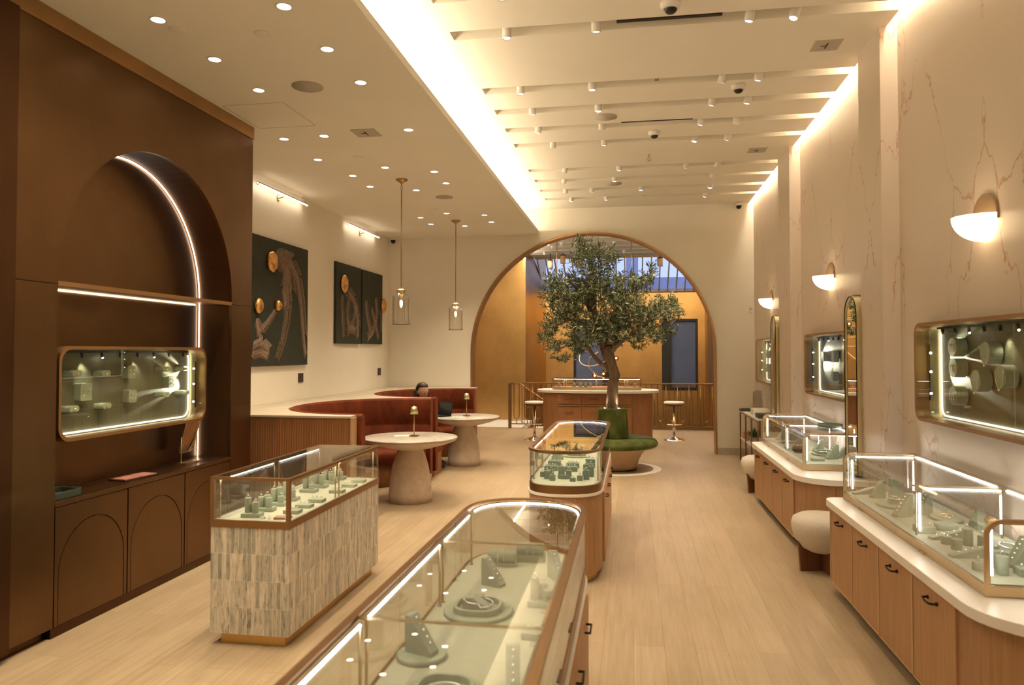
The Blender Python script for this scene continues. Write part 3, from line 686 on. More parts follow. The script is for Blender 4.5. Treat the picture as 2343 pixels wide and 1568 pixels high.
for k, y, z, l in [('disc', 5.20, 1.78, 'top far disc with earrings'), ('disc', 5.193, 1.646, 'middle far disc with earrings'), ('disc', 5.20, 1.465, 'bottom far disc with earrings'), ('neck', 4.744, 1.743, 'upper centre disc with a necklace'), ('neck', 4.876, 1.575, 'lower centre disc with a necklace'), ('neck', 4.57, 1.61, 'right disc with a pendant necklace')]:
    on_back(k, y, z, 'sage jewelry holder in the nearest wall vitrine, ' + l, 'holders in the nearest wall vitrine', 2.125, -1)
for k, y, z, l in [('long', 8.607, 1.70, 'far block with a long chain'), ('long', 8.18, 1.70, 'near block with a chain'), ('plate', 8.2, 1.49, 'low block')]:
    on_back(k, y, z, 'sage jewelry holder in the middle wall vitrine, ' + l, 'holders in the middle wall vitrine', 2.125, -1)
for k, y, z, l in [('disc', 11.95, 1.72, 'upper one'), ('disc', 11.95, 1.50, 'lower one')]:
    on_back(k, y, z, 'sage jewelry holder in the farthest wall vitrine, ' + l, 'holders in the farthest wall vitrine', 2.125, -1)

# things on the bronze ledge
t = T('leather_tray', 'dark green leather tray at the near end of the bronze ledge', 'tray', (-3.62, 4.17, .8258))
MB().prism(rrect(0, 0, .17, .24, .03), 0, .012).build('base', 'greenl', t); MB().ring(rrect(0, 0, .19, .27, .04), rrect(0, 0, .17, .25, .03), 0, .045).build('rim', 'greenl', t, .003)
t = T('booklet', 'open pink booklet lying on the bronze ledge', 'booklet', (-3.62, 4.92, .8258), R(-8))
MB().box(-.075, .075, -.16, -.002, 0, .008).box(-.075, .075, .002, .16, 0, .008).build('cover', 'bronzed', t); MB().box(-.065, .07, -.15, -.004, .008, .014).box(-.065, .07, .004, .15, .008, .014).build('pages', 'pink', t)
t = T('tabletop_mirror', 'small brass framed mirror tilted at the far end of the bronze ledge', 'mirror', (-3.66, 5.66, .8258))
rot = Matrix.Rotation(R(14), 3, 'Y')
mp = lambda u, v, w_: tuple(rot @ Vector((w_, u, v)) + Vector((0, 0, .22)))
MB().ring(rrect(0, 0, .20, .28, .035), rrect(0, 0, .185, .265, .03), -.006, .006, mp).build('frame', 'brass', t); MB().prism(rrect(0, 0, .187, .267, .03), -.002, .003, mp).build('glass', 'mirror', t)
MB().tube([(0, -.11, .22), (0, -.11, .01), (-.0, .11, .01), (0, .11, .22)], .005, 8).box(-.05, .05, -.12, .12, 0, .012).build('stand', 'brass', t)

# ================================================================ JEWELLERY HOLDERS ON DECKS
def ring_on(t, x, y, z, r=.009, mat='diamond', rz=0):
    MB().ring(circ(0, 0, r, 16), circ(0, 0, r * .72, 16), -.0018, .0018, lambda u, v, w_: (x + u * cos(rz) - w_ * sin(rz), y + u * sin(rz) + w_ * cos(rz), z + r * .6 + v)).ball((x, y, z + r * 1.75), (.0055, .0055, .0045), 8, 6).build('ring', mat, t)
def post_set(x, y, z, label, grp, h=(.085, .06, .045), rz=0, mat='sage', bm='sage', base=True, s=1):
    t = T('ring_stand', label, 'ring stand', (x, y, z), rz, grp)
    zb = 0
    if base: MB().box(-.055 * s, .055 * s, -.036 * s, .036 * s, 0, .022 * s).build('base', bm, t, .0015); zb = .022 * s
    px = [(-.030, .006), (.004, .016), (.026, -.014)][:len(h)]
    for (u, v), hh in zip(px, h):
        MB().cyl((u * s, v * s, zb), .0185 * s, 0, hh * s, 20).build('post', mat, t, .001)
        ring_on(t, u * s, v * s, zb + hh * s, .009 * s)
    return t
def flat_set(x, y, z, label, grp, w=.05, d=.035, h=.022, n=3, rz=0, mat='sage', name='ring_tray'):
    t = T(name, label, 'jewelry tray', (x, y, z), rz, grp)
    MB().box(-w, w, -d, d, 0, h).build('block', mat, t, .0015)
    for k in range(n): ring_on(t, -w * .6 + k * 1.2 * w / max(1, n - 1), 0, h, .008, rz=.4)
    return t
def wedge(x, y, z, label, grp, rz=0, s=1, mat='sage', disc=False, low=False):
    t = T('earring_wedge', label, 'earring stand', (x, y, z), rz, grp)
    zb = 0
    if disc: MB().lathe([(.078 * s, 0), (.08 * s, .004), (.08 * s, .012), (.076 * s, .016)], n=36).build('round_base', mat, t); zb = .016
    hx, hz = (.11, .055) if low else (.05, .115)
    pr = [(-hx * s, 0), (hx * s, 0), (hx * s, .012 * s), (-hx * s + .02 * s, hz * s), (-hx * s, hz * s)]
    MB().prism(pr, -.022 * s, .022 * s, lambda u, v, w_: (u, w_, v + zb)).build('wedge', mat, t, .0015)
    b = MB()
    for k in range(5):
        f = (k + .8) / 6; u = -hx + .02 + (2 * hx - .02) * f; v = hz + (.012 - hz) * f
        b.ball((u * s, 0, v * s + zb + .003), (.006 * s, .005 * s, .005 * s), 8, 5)
    b.tube([(-.8 * hx * s, .004, hz * s * .93 + zb + .002), (.8 * hx * s, .004, .14 * hz * s + zb + .006)], .0018, 5).build('bracelet', 'diamond', t)
    return t
def oval_tray(x, y, z, label, grp, a=.15, b_=.11, rz=0, lip=True, neck=True, mat='sage', block=False, jm='diamond'):
    t = T('display_tray', label, 'display tray', (x, y, z), rz, grp)
    MB().lathe([(1, 0), (1.0, .010), (.97, .014)], n=48, sx=a, sy=b_).build('round_base', mat, t)
    if lip: MB().ring(rrect(0, 0, a * 1.35, b_ * 1.35, min(a, b_) * .5, 8), rrect(0, 0, a * 1.15, b_ * 1.15, min(a, b_) * .42, 8), .014, .036).build('rim', mat, t, .002)
    if block: MB().prism([(-a * .45, 0), (a * .35, 0), (a * .35, .008), (-a * .12, .05), (-a * .35, .05)], -.03, .03, lambda u, v, w_: (u, w_, v + .014)).build('wedge', mat, t, .002)
    if neck: MB().tube([(a * .42 * cos(q), b_ * .42 * sin(q), .022 + (.03 if block else 0) * (1 if cos(q) < .3 else .5)) for q in [i * 2 * pi / 36 for i in range(37)]], .0032, 6).build('necklace', jm, t)
    return t
def roll(x, y, z, label, grp, rz=0, h=.0, mat='sage'):
    t = T('bracelet_roll', label, 'bracelet holder', (x, y, z), rz, grp)
    MB().box(-.07, .07, -.028, .028, 0, .018 + h).build('base', mat, t, .002)
    MB().tube([(-.065, 0, .04 + h), (.065, 0, .04 + h)], .030, 24).build('roll', mat, t, .001)
    for q in (-.018, .012): MB().ring(circ(0, 0, .0335, 28), circ(0, 0, .0295, 28), q, q + .004, lambda u, v, w_: (w_, u, v + .04 + h)).build('bracelet', 'diamond', t)
    return t
def dome_stand(x, y, z, label, grp):
    t = T('dome_ring_holder', label, 'ring stand', (x, y, z), 0, grp)
    MB().box(-.055, .055, -.03, .03, 0, .035).build('base', 'sage', t, .0015)
    MB().prism([(.04 * cos(pi * i / 16), .035 + .045 * sin(pi * i / 16)) for i in range(17)], -.02, .02, XZ).build('arch', 'sage', t, .0015)
    MB().tube([(.046 * cos(pi * i / 16), 0, .035 + .052 * sin(pi * i / 16)) for i in range(17)], .004, 6).build('bracelet', 'diamond', t)
    return t

# ================================================================ STONE CLAD CASE
SX0, SX1, SY0, SY1 = -2.51, -2.0, 4.10, 5.66
sc = T('stone_display_counter', 'rectangular glass display case on a base of upright stone mosaic tiles', 'display case', ((SX0 + SX1) / 2, (SY0 + SY1) / 2, 0))
ox, oy = (SX0 + SX1) / 2, (SY0 + SY1) / 2; hx, hy = (SX1 - SX0) / 2, (SY1 - SY0) / 2
MB().box(-hx + .06, hx - .04, -hy + .04, hy - .06, 0, .07).build('plinth', 'gold', sc)
bs = MB().box(ox - hx + .005, ox + hx - .005, oy - hy + .005, oy + hy - .005, .07, .70).build('stone_base', 'mosaic'); bs.parent = sc; bs.location = (-ox, -oy, 0)
MB().ring(rect(-hx, hx, -hy, hy), rect(-hx + .012, hx - .012, -hy + .012, hy - .012), .70, .745).box(-hx + .005, hx - .005, -hy + .005, hy - .005, .70, .73).build('base_rim', 'brownmetal', sc, .002)
MB().box(-hx + .014, hx - .014, -hy + .014, hy - .014, .73, .742).build('deck', 'deck', sc)
b = MB().ring(rect(-hx, hx, -hy, hy), rect(-hx + .026, hx - .026, -hy + .026, hy - .026), .982, 1.0)
for s1 in (-1, 1):
    for s2 in (-1, 1):
        cx_, cy2 = s1 * (hx - .011), s2 * (hy - .011)
        if s2 < 0: b.box(cx_ - .012, cx_ + .012, cy2 - .012, cy2 + .012, .745, .985)
        else: b.box(cx_ - .006, cx_ + .006, cy2 - .006, cy2 + .006, .745, .985)
b.build('frame', 'brownmetal', sc, .002)
for y0, y1 in ((-hy + .026, 0.001), (0.004, hy - .026)): MB().box(-hx + .024, hx - .024, y0, y1, .993, .999).build('top_glass', 'glass', sc)
MB().box(-hx + .02, hx - .02, -hy + .003, -hy + .008, .745, .983).build('end_glass', 'glass', sc); MB().box(-hx + .01, hx - .01, hy - .008, hy - .003, .745, .983).build('end_glass', 'glass', sc)
for s1 in (-1, 1):
    for y0, y1 in ((-hy + .02, -.002), (.002, hy - .01)): MB().box(s1 * hx - s1 * .003, s1 * hx - s1 * .008, y0, y1, .745, .983).build('side_glass', 'glass', sc)
for x in (-hx + .03, hx - .03):
    for y in (-hy + .06, -.03, .03, hy - .06): MB().tube([(x, y, .742), (x, y, .975)], .0055, 10).lathe([(.009, 0), (.009, .006)], (x, y, .742), 12).build('post', 'brass', sc)
    for y0, y1 in ((-hy + .08, -.05), (.05, hy - .08)):
        MB().box(x - .005, x + .005, y0, y1, .968, .976).build('light_strip', 'led', sc); sg = 1 if x > 0 else -1; MB().box(x + sg * .0055, x + sg * .009, y0 - .01, y1 + .01, .962, .980).build('light_bar', 'brass', sc); MB().box(x - .009, x + .009, y0 - .02, y1 + .02, .976, .982).build('light_strip', 'brass', sc)['label'] = 'brass light bar'
G1 = 'ring stands in the stone clad case'
RS = [(-2.30, 4.22), (-2.30, 4.385), (-2.30, 4.55), (-2.30, 4.72), (-2.30, 5.02), (-2.30, 5.20), (-2.30, 5.37), (-2.30, 5.55)]
nw = ['nearest the camera', 'second', 'third', 'fourth, behind the corner post', 'fifth, right of the corner post', 'sixth', 'seventh', 'farthest']
hs = [(.085, .05, .065), (.06, .07, .06), (.08, .09, .04), (.095, .07, .05), (.09, .085, .035), (.08, .05, .07), (.085, .06, .05), (.08, .05, .04)]
for (x, y), l, h in zip(RS, nw, hs): post_set(x, y, .7426, 'sage ring stand, stone clad case, %s in the row' % l, G1, h, random.uniform(-.1, .1), s=1.05)
for (x, y), l in zip([(-2.10, 4.35), (-2.10, 4.52), (-2.095, 4.70), (-2.09, 5.03), (-2.09, 5.26), (-2.09, 5.45)], ['nearest the camera', 'second from the camera', 'third from the camera', 'fourth, beside the brass posts', 'fifth from the camera', 'sixth and farthest']):
    flat_set(x, y, .7426, 'low sage ring tray, stone clad case, %s' % l, 'ring trays in the stone clad case')
t = T('crystal_card', 'pink faceted card lying in the near corner of the stone clad case', 'card', (-2.09, 4.20, .7426), .2)
MB().box(-.05, .05, -.03, .03, 0, .012).build('block', 'pink', t, .003)
b = MB()
for k in range(14): b.ball((-.12 + .02 * k * .6 + random.uniform(-.02, .02), random.uniform(-.035, .035), .006), (.008, .006, .006), 6, 4)
b.build('crystals', 'diamond', t)

# ================================================================ ROUNDED ISLAND CASES
def island(X0, X1, Y0, Y1, label, doors):
    t = T('island_display_counter', label, 'display case', ((X0 + X1) / 2, (Y0 + Y1) / 2, 0), 0, 'oak island display cases')
    w2, l2 = (X1 - X0) / 2, (Y1 - Y0) / 2; B = .33; P = 2.5
    I = lambda o, b=B: isl(-w2, w2, -l2, l2, b, 34, o, P)
    MB().prism(I(.045), 0, .07).build('plinth', 'gold', t)
    bd = MB().prism(I(.006), .07, .655, smooth=False); o = bd.build('oak_base', 'oakf', t)
    MB().prism(I(-.004), .655, .675).build('quartz_top', 'quartz', t, .006)
    MB().ring(I(0.006), I(.02), .675, .735).build('base_rim', 'brownmetal', t); MB().prism(I(.021), .675, .737).build('deck', 'deck', t)
    MB().ring(I(.0), I(.026), .985, 1.0).build('top_frame', 'brownmetal', t)
    MB().ring(I(.009), I(.013), .735, .985).build('side_glass', 'glass', t)
    for y0, y1 in ((-l2 + .01, -l2 / 3), (-l2 / 3 + .004, l2 / 3), (l2 / 3 + .004, l2 - .01)):
        pts = [(x, min(max(y, y0), y1)) for x, y in I(.026)]
        q = []; [q.append(p) for p in pts if not q or (abs(q[-1][0] - p[0]) + abs(q[-1][1] - p[1])) > 1e-4]
        MB().prism(q, .9915, .997).build('top_glass', 'glass', t)
    for y in (-l2 / 3, l2 / 3): MB().box(-w2 + .02, w2 - .02, y - .001, y + .005, .984, .9912).build('cross_bar', 'brass', t)
    # light bars following the rim
    L = I(.038); n = len(L) // 2
    L2 = I(.030)
    for a_, b_ in ((2, n - 2), (n + 2, len(L) - 2)):
        MB().tube([(x, y, .9785) for x, y in L[a_:b_]], .0046, 6).build('light_strip', 'led', t); MB().tube([(x, y, .9790) for x, y in L2[a_:b_]], .0060, 6).build('light_bar', 'brownmetal', t)
    for s1 in (-1, 1):
        x = s1 * (w2 - .038)
        for y0, y1 in ((-l2 + B + .03, -l2 / 3 - .03), (-l2 / 3 + .03, l2 / 3 - .03), (l2 / 3 + .03, l2 - B - .03)):
            MB().tube([(x, y0, .978 if s1 < 0 else .972), (x, y1, .978 if s1 < 0 else .972)], .0046 if s1 < 0 else .0035, 6).build('light_strip', 'led', t); MB().tube([(x + s1 * .004, y0, .980 if s1 > 0 else .979), (x + s1 * .004, y1, .980 if s1 > 0 else .979)], .0078 if s1 > 0 else .0055, 8).build('light_bar', 'brownmetal', t)
        for y in (-l2 + B - .02, -l2 / 3 - .025, -l2 / 3 + .025, l2 / 3 - .025, l2 / 3 + .025, l2 - B + .02):
            MB().tube([(x, y, .737), (x, y, .984)], .005, 10).lathe([(.009, 0), (.009, .006)], (x, y, .737), 12).build('post', 'brass', t)
    ym = -l2 + B + .02; dw = (2 * l2 - 2 * B - .04) / doors
    for k in range(doors):
        d = MB().box(w2 - .008, w2 + .012, ym + k * dw + .004, ym + (k + 1) * dw - .004, .09, .64).build('drawer', 'oak', t, .002)
        MB().tube([(w2 + .010, ym + (k + .5) * dw - .05, .57), (w2 + .035, ym + (k + .5) * dw - .05, .57), (w2 + .035, ym + (k + .5) * dw + .05, .57), (w2 + .010, ym + (k + .5) * dw + .05, .57)], .005, 8).build('handle', 'black', d)
    return t
island(-.82, -.235, 5.56, 8.17, 'long oak island with a rounded glass case, in front of the tree', 4)
island(-.80, -.215, 1.16, 3.77, 'long oak island with a rounded glass case, nearest the camera', 4)
G = 'holders in the nearest island case'; dz = .7375
roll(-.615, 3.47, dz, 'sage bracelet roll with two tennis bracelets, lower left one in the nearest island case', G)
roll(-.49, 3.56, dz, 'sage bracelet roll with two tennis bracelets, taller right one in the nearest island case', G, h=.018)
wedge(-.60, 3.17, dz, 'plain sage earring wedge behind the large tray in the nearest island case', G, R(-25))
oval_tray(-.595, 2.83, dz, 'large round sage tray with a diamond necklace in the nearest island case', G, .135, .135, 0, True, True, block=True)
wedge(-.695, 2.39, dz, 'sage earring wedge on a round base at the left of the nearest island case', G, R(-20), 1.05, disc=True)
oval_tray(-.55, 2.12, dz, 'rounded square sage tray with a thick chain at the front of the nearest island case', G, .13, .13, 0, True, True)
flat_set(-.34, 2.62, dz, 'low sage ring tray at the right side of the nearest island case', G)
post_set(-.36, 2.95, dz, 'sage ring stand at the right side of the nearest island case', G)
wedge(-.34, 3.30, dz, 'sage earring wedge near the right glass of the nearest island case', G, R(-60))
wedge(-.36, 2.22, dz, 'sage earring wedge low at the right glass of the nearest island case', G, R(-80))
G = 'holders in the middle island case'
def blk(x, y, label, h=.06, w=.022, n=1, name='ring_block'):
    t = T(name, label + ', middle island case', 'ring stand', (x, y, dz), 0, G)
    MB().box(-w, w, -.02, .02, 0, h).build('block', 'saged', t, .0015)
    for k in range(n): ring_on(t, 0 if n == 1 else -w * .6 + 1.2 * w * k / (n - 1), 0, h, .011)
    return t
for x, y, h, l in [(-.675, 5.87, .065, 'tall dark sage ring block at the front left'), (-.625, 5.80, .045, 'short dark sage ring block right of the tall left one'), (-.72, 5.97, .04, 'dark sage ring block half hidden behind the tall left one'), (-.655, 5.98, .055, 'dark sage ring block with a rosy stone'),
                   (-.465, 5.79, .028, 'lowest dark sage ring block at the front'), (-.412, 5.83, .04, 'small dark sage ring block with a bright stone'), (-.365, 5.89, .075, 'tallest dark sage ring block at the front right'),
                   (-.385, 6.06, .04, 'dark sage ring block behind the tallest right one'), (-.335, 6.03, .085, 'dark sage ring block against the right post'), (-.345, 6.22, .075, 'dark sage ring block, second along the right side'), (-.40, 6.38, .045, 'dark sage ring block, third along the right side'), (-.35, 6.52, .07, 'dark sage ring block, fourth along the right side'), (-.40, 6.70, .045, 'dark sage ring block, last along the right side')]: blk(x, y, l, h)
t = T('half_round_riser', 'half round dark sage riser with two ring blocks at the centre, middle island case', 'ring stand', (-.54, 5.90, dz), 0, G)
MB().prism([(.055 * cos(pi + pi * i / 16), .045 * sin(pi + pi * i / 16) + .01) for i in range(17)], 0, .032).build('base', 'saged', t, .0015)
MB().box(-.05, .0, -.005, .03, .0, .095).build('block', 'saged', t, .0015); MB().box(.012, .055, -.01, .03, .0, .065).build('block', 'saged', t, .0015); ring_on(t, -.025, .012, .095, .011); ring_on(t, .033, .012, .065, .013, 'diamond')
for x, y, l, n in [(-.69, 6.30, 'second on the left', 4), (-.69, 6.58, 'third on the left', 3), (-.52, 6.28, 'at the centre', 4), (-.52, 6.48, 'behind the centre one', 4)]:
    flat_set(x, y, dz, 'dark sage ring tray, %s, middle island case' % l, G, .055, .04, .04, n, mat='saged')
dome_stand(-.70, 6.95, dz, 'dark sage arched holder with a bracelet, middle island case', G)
oval_tray(-.535, 7.15, dz, 'rounded long sage tray at the back of the middle island case', G, .13, .10, 0, True, False)
roll(-.62, 7.65, dz, 'bracelet roll at the far end of the middle island case', G)
roll(-.42, 7.60, dz, 'bracelet roll at the far right end of the middle island case', G)

# ================================================================ RIGHT COUNTERS, CASES, SCONCES, MIRRORS
def side_counter(Y0, Y1, yd0, label):
    """Y0 near end, Y1 far end; four doors from yd0 onwards"""
    t = T('wall_counter', label, 'counter', (2.045, (Y0 + Y1) / 2, 0), 0, 'oak counters along the marble wall')
    h = (Y1 - Y0) / 2; yc = (Y0 + Y1) / 2; XF = 1.43 - 2.045; XE = 1.385 - 2.045
    def outl(xf, r, o, rf=.06):
        pts = [(0, -h + o)]
        pts += [(xf + r - r * sin(R(a)), -h + o + r - r * cos(R(a))) for a in range(0, 91, 9)]
        pts += [(xf + rf - rf * cos(R(a)), h - o - rf + rf * sin(R(a))) for a in range(0, 91, 15)]
        return pts + [(0, h - o)]
    MB().prism(outl(XE, .34, 0, .10)[::-1], .632, .68).build('quartz_top', 'quartz', t, .014, 4)
    yd = [yd0 + .5325 * k - yc for k in range(5)]
    MB().prism(outl(XF + .012, .32, .045)[::-1], .075, .632).build('oak_body', 'oakf', t)
    MB().prism(outl(XF + .055, .28, .09)[::-1], 0, .075).build('plinth', 'dark', t)
    for k in range(4):
        d = MB().box(XF, XF + .014, yd[k] + .012, yd[k + 1] - .012, .082, .628).build('door', 'oak', t, .002)
        MB().box(XF - .004, XF + .014, yd[k + 1] - .010, yd[k + 1] + .008, .076, .630).box(XF - .006, XF + .014, yd[k] + .012, yd[k + 1] - .012, .076, .081).build('door_trim', 'oakl', t)
        ya = (yd[k] + yd[k + 1]) / 2
        p = [(XF, ya - .055, .545), (XF - .028, ya - .055, .545), (XF - .030, ya - .02, .538), (XF - .030, ya + .02, .538), (XF - .028, ya + .055, .545), (XF, ya + .055, .545)]
        MB().tube(p, .0055, 8).tube([(XF - .001, ya - .055, .545), (XF - .008, ya - .055, .545)], .010, 10).tube([(XF - .001, ya + .055, .545), (XF - .008, ya + .055, .545)], .010, 10).build('handle', 'black', d)
    return t
side_counter(3.12, 5.77, 3.615, 'oak counter with a white quartz top against the marble wall, nearest the camera')
side_counter(6.50, 9.17, 7.00, 'oak counter with a white quartz top against the marble wall, beyond the first pouf')
def side_case(Y0, Y1, label, mids):
    t = T('counter_glass_case', label, 'display case', (1.515, (Y0 + Y1) / 2, .6805), 0, 'brass framed cases on the wall counters')
    h = (Y1 - Y0) / 2; W = .50; H = .338; r = .075
    def prof(o, bt=0):
        return [(o, bt)] + [(r - (r - o) * cos(R(a)), H - r + (r - o) * sin(R(a))) for a in range(0, 91, 10)] + [(W, H - o), (W, bt)]
    def at(y): return lambda u, v, w_: (u, y + w_, v)
    MB().box(0, W, -h + .012, h - .012, 0, .05).build('base_rim', 'brass', t, .002)
    MB().box(.008, W, -h + .014, h - .014, .05, .0545).build('deck', 'deck', t)
    for y, wd, nm in ((-h, .014, 'end_frame'), (h - .014, .014, 'end_frame')):
        a = prof(0); c = prof(.022, .05); c[-1] = (W - .022, .05); c[-2] = (W - .022, H - .022)
        MB().ring(a, c, 0, wd, at(y)).build(nm, 'brass', t, .002)
        MB().prism(prof(.018, .05)[::-1], .005, .009, at(y)).build('end_glass', 'glass', t)
    # bent glass front and top, split at the partitions
    ys = [-h + .014] + [m_ - (Y0 + Y1) / 2 for m_ in mids] + [h - .014]
    for k in range(len(ys) - 1):
        a = prof(.001, .045); c = prof(.006, .045)
        a = a[:-1]; c = c[:-1]
        MB().prism(a + c[::-1], ys[k] + .001, ys[k + 1] - .001, XZ).build('front_glass', 'glass', t)
    for k, y in enumerate(ys):
        yy = y + (.03 if k == 0 else (-.03 if k == len(ys) - 1 else 0))
        MB().tube([(.035, yy, .054), (.035, yy, H - .012)], .006, 10).box(.02, W - .01, yy - .006, yy + .006, H - .016, H - .007).tube([(W - .03, yy, .054), (W - .03, yy, H - .012)], .006, 10).build('partition_frame', 'brass', t)
        s_ = -1 if k else 1
        MB().box(.075, W - .04, yy + s_ * .010, yy + s_ * .018, H - .030, H - .021).build('light_strip', 'led', t)
        MB().box(.046, .054, yy + s_ * .008, yy + s_ * .016, .08, H - .05).build('light_strip', 'led', t)
        if 0 < k: MB().box(W - .045, W - .038, yy + s_ * .012, yy + s_ * .019, .08, H - .05).build('light_strip', 'led', t)
        if k < len(ys) - 1:
            MB().box(W - .036, W - .028, y + .06, ys[k + 1] - .06, H - .022, H - .014).build('light_strip', 'led', t); MB().box(W - .027, W - .022, y + .05, ys[k + 1] - .05, H - .034, H - .008).build('light_bar', 'brass', t)
    for y in (-h * .35, h * .62): MB().box(-.006, .0, y - .04, y + .04, .0, .012).build('sliding_pull', 'brass', t)
    return t
side_case(3.53, 5.73, 'long brass framed glass case on the nearest wall counter', (4.42, ))
side_case(7.02, 9.22 - .10, 'long brass framed glass case on the farther wall counter', (7.95, ))
dz = .7357
G = 'holders in the nearest wall counter case'
L_ = lambda a: a + ', nearest wall counter case'
for x, y, s, rz, l, lw in [(1.64, 5.63, .9, R(200), 'small sage ramp at the far end', 1), (1.68, 5.50, 1, R(200), 'sage wedge, second from the far end', 0), (1.83, 5.56, 1.1, R(20), 'sage wedge with leaning card at the far end', 0),
                       (1.64, 4.90, 1.15, R(205), 'sage wedge left of the partition post', 0), (1.79, 4.995, 1.1, R(205), 'sage wedge right behind the partition post', 0),
                       (1.69, 4.35, .95, R(190), 'long low sage ramp with a bracelet', 1), (1.66, 3.99, 1.05, R(190), 'long low sage ramp with a violet bracelet', 1), (1.80, 3.85, 1.2, R(205), 'sage wedge with a necklace by the near frame', 0), (1.955, 4.65, 1.0, R(95), 'dark wedge near the marble wall', 0)]:
    wedge(x, y, dz, L_(l), G, rz, s, low=bool(lw))
oval_tray(1.72, 5.22, dz, L_('large round sage tray with a pink chain'), G, .13, .15, 0, False, True, block=True)
oval_tray(1.87, 5.0 - .15, dz, L_('oval sage plate with gold bracelets'), G, .085, .12, 0, False, True, jm='goldj')
oval_tray(1.90, 4.15, dz, L_('wide sage tray with a round diamond necklace'), G, .10, .17, 0, False, True)
flat_set(1.62, 4.50, dz, L_('rectangular sage ring block in front of the post'), G, .045, .05, .035, 3)
t = T('round_ring_block', L_('round sage block with a large standing ring'), 'ring stand', (1.765, 4.58, dz), 0, G)
MB().lathe([(.06, 0), (.062, .004), (.062, .032), (.058, .036)], n=32).build('block', 'sage', t); ring_on(t, 0, 0, .036, .022)
for x, y, h, l in [(1.635, 4.245, .04, 'short round sage ring post beside the ramp'), (1.638, 4.125, .055, 'taller round sage ring post beside the ramp'), (1.735, 4.235, .085, 'tall round sage ring post behind the short pair'), (1.795, 4.20, .06, 'medium round sage ring post behind the short pair'),
                   (1.585, 3.76, .04, 'short round sage ring post just left of the near frame'), (1.685, 3.82, .08, 'pale sage ring post behind the near frame, farther one'), (1.66, 3.70, .085, 'pale sage ring post behind the near frame, nearer one')]:
    t = T('ring_post', L_(l), 'ring stand', (x, y, dz), 0, G); MB().cyl((0, 0, 0), .026, 0, h, 24).build('post', 'sage', t, .002); ring_on(t, 0, 0, h, .011)
flat_set(1.77, 3.70, dz, L_('rectangular sage ring block at the right edge'), G, .05, .035, .035, 3)
G = 'holders in the farther wall counter case'
L_ = lambda a: a + ', farther wall counter case'
for x, y, s, rz, l, lw in [(1.68, 8.90, 1, R(200), 'sage wedge near the far end', 0), (1.80, 8.88, 1.1, R(200), 'taller sage wedge near the far end', 0), (1.86, 7.93, 1.05, R(200), 'sage wedge behind the partition', 0), (1.86, 7.40, 1.2, R(200), 'large sage wedge by the near frame', 0), (1.975, 7.50, .9, R(200), 'small sage wedge by the marble wall', 0), (1.79, 8.4, 1.1, R(200), 'sage wedge at the middle of the far half', 0)]:
    wedge(x, y, dz, L_(l), G, rz, s, low=bool(lw))
oval_tray(1.70, 9.0 - .35, dz, L_('small round sage tray with a chain'), G, .09, .09, 0, False, True)
oval_tray(1.86, 7.70, dz, L_('wide round sage tray with a ring block'), G, .11, .15, 0, True, True)
t = T('round_bust', L_('rounded taupe necklace block left of the near frame'), 'jewelry holder', (1.66, 7.80, dz), 0, G)
M['taupe'] = simple('taupe_suede', (.26, .20, .15), .8, var=.05)
MB().lathe([(.05, 0), (.075, .02), (.078, .05), (.06, .075), (0, .08)], n=28, sy=.8).build('block', 'taupe', t)
MB().tube([(.06 * cos(R(a)), .05 * sin(R(a)) * .9, .06 - .02 * sin(R(a))) for a in range(180, 361, 15)], .004, 6).build('bracelet', 'diamond', t)
flat_set(1.70, 7.26, dz, L_('low oval sage block at the near end'), G, .055, .03, .022, 2)
t = T('sage_tray', 'round dark sage tray lying on top of the farther wall counter case', 'tray', (1.90, 7.62, 1.0187))
MB().lathe([(.11, 0), (.115, .005), (.115, .03), (.105, .03), (.10, .012), (0, .012)], n=36).build('tray', 'saged', t)

M['platebr'] = simple('bronze_plate', (.26, .165, .085), .55, .3, var=.04)
def sconce(y, label):
    t = T('wall_sconce', label, 'wall lamp', (2.048, y, 2.54), 0, 'half bowl wall sconces')
    MB().prism([(.15 * cos(R(a)), .135 * sin(R(a))) for a in range(0, 181, 8)] + [(-.15, -.03), (.15, -.03)], -.016, 0, YZ).build('back_plate', 'platebr', t, .002)
    b = MB(); prof = []; n = 24
    vs = []; fs = []; mrow = 10
    for i in range(mrow + 1):
        a = pi / 2 * i / mrow
        for k in range(n + 1):
            ph = pi / 2 + pi * k / n
            vs.append((.17 * cos(a) * cos(ph) - .014, .155 * cos(a) * sin(ph), -.145 * sin(a) + .0))
    for i in range(mrow):
        for k in range(n): fs.append((i * (n + 1) + k, i * (n + 1) + k + 1, (i + 1) * (n + 1) + k + 1, (i + 1) * (n + 1) + k))
    b.add(vs, fs, True)
    top = [vs[k] for k in range(n + 1)]; b.add(top, [tuple(range(n + 1))]); b.add([vs[i * (n + 1)] for i in range(mrow + 1)] + [vs[i * (n + 1) + n] for i in range(mrow, -1, -1)], [tuple(range(2 * mrow + 2))])
    b.build('opal_shade', 'opal', t)
    pass
for y, l in ((4.68, 'nearest the camera'), (8.10, 'above the middle vitrine'), (11.45, 'above the farthest vitrine')): sconce(y, 'brass wall sconce with a glowing white half bowl, ' + l)

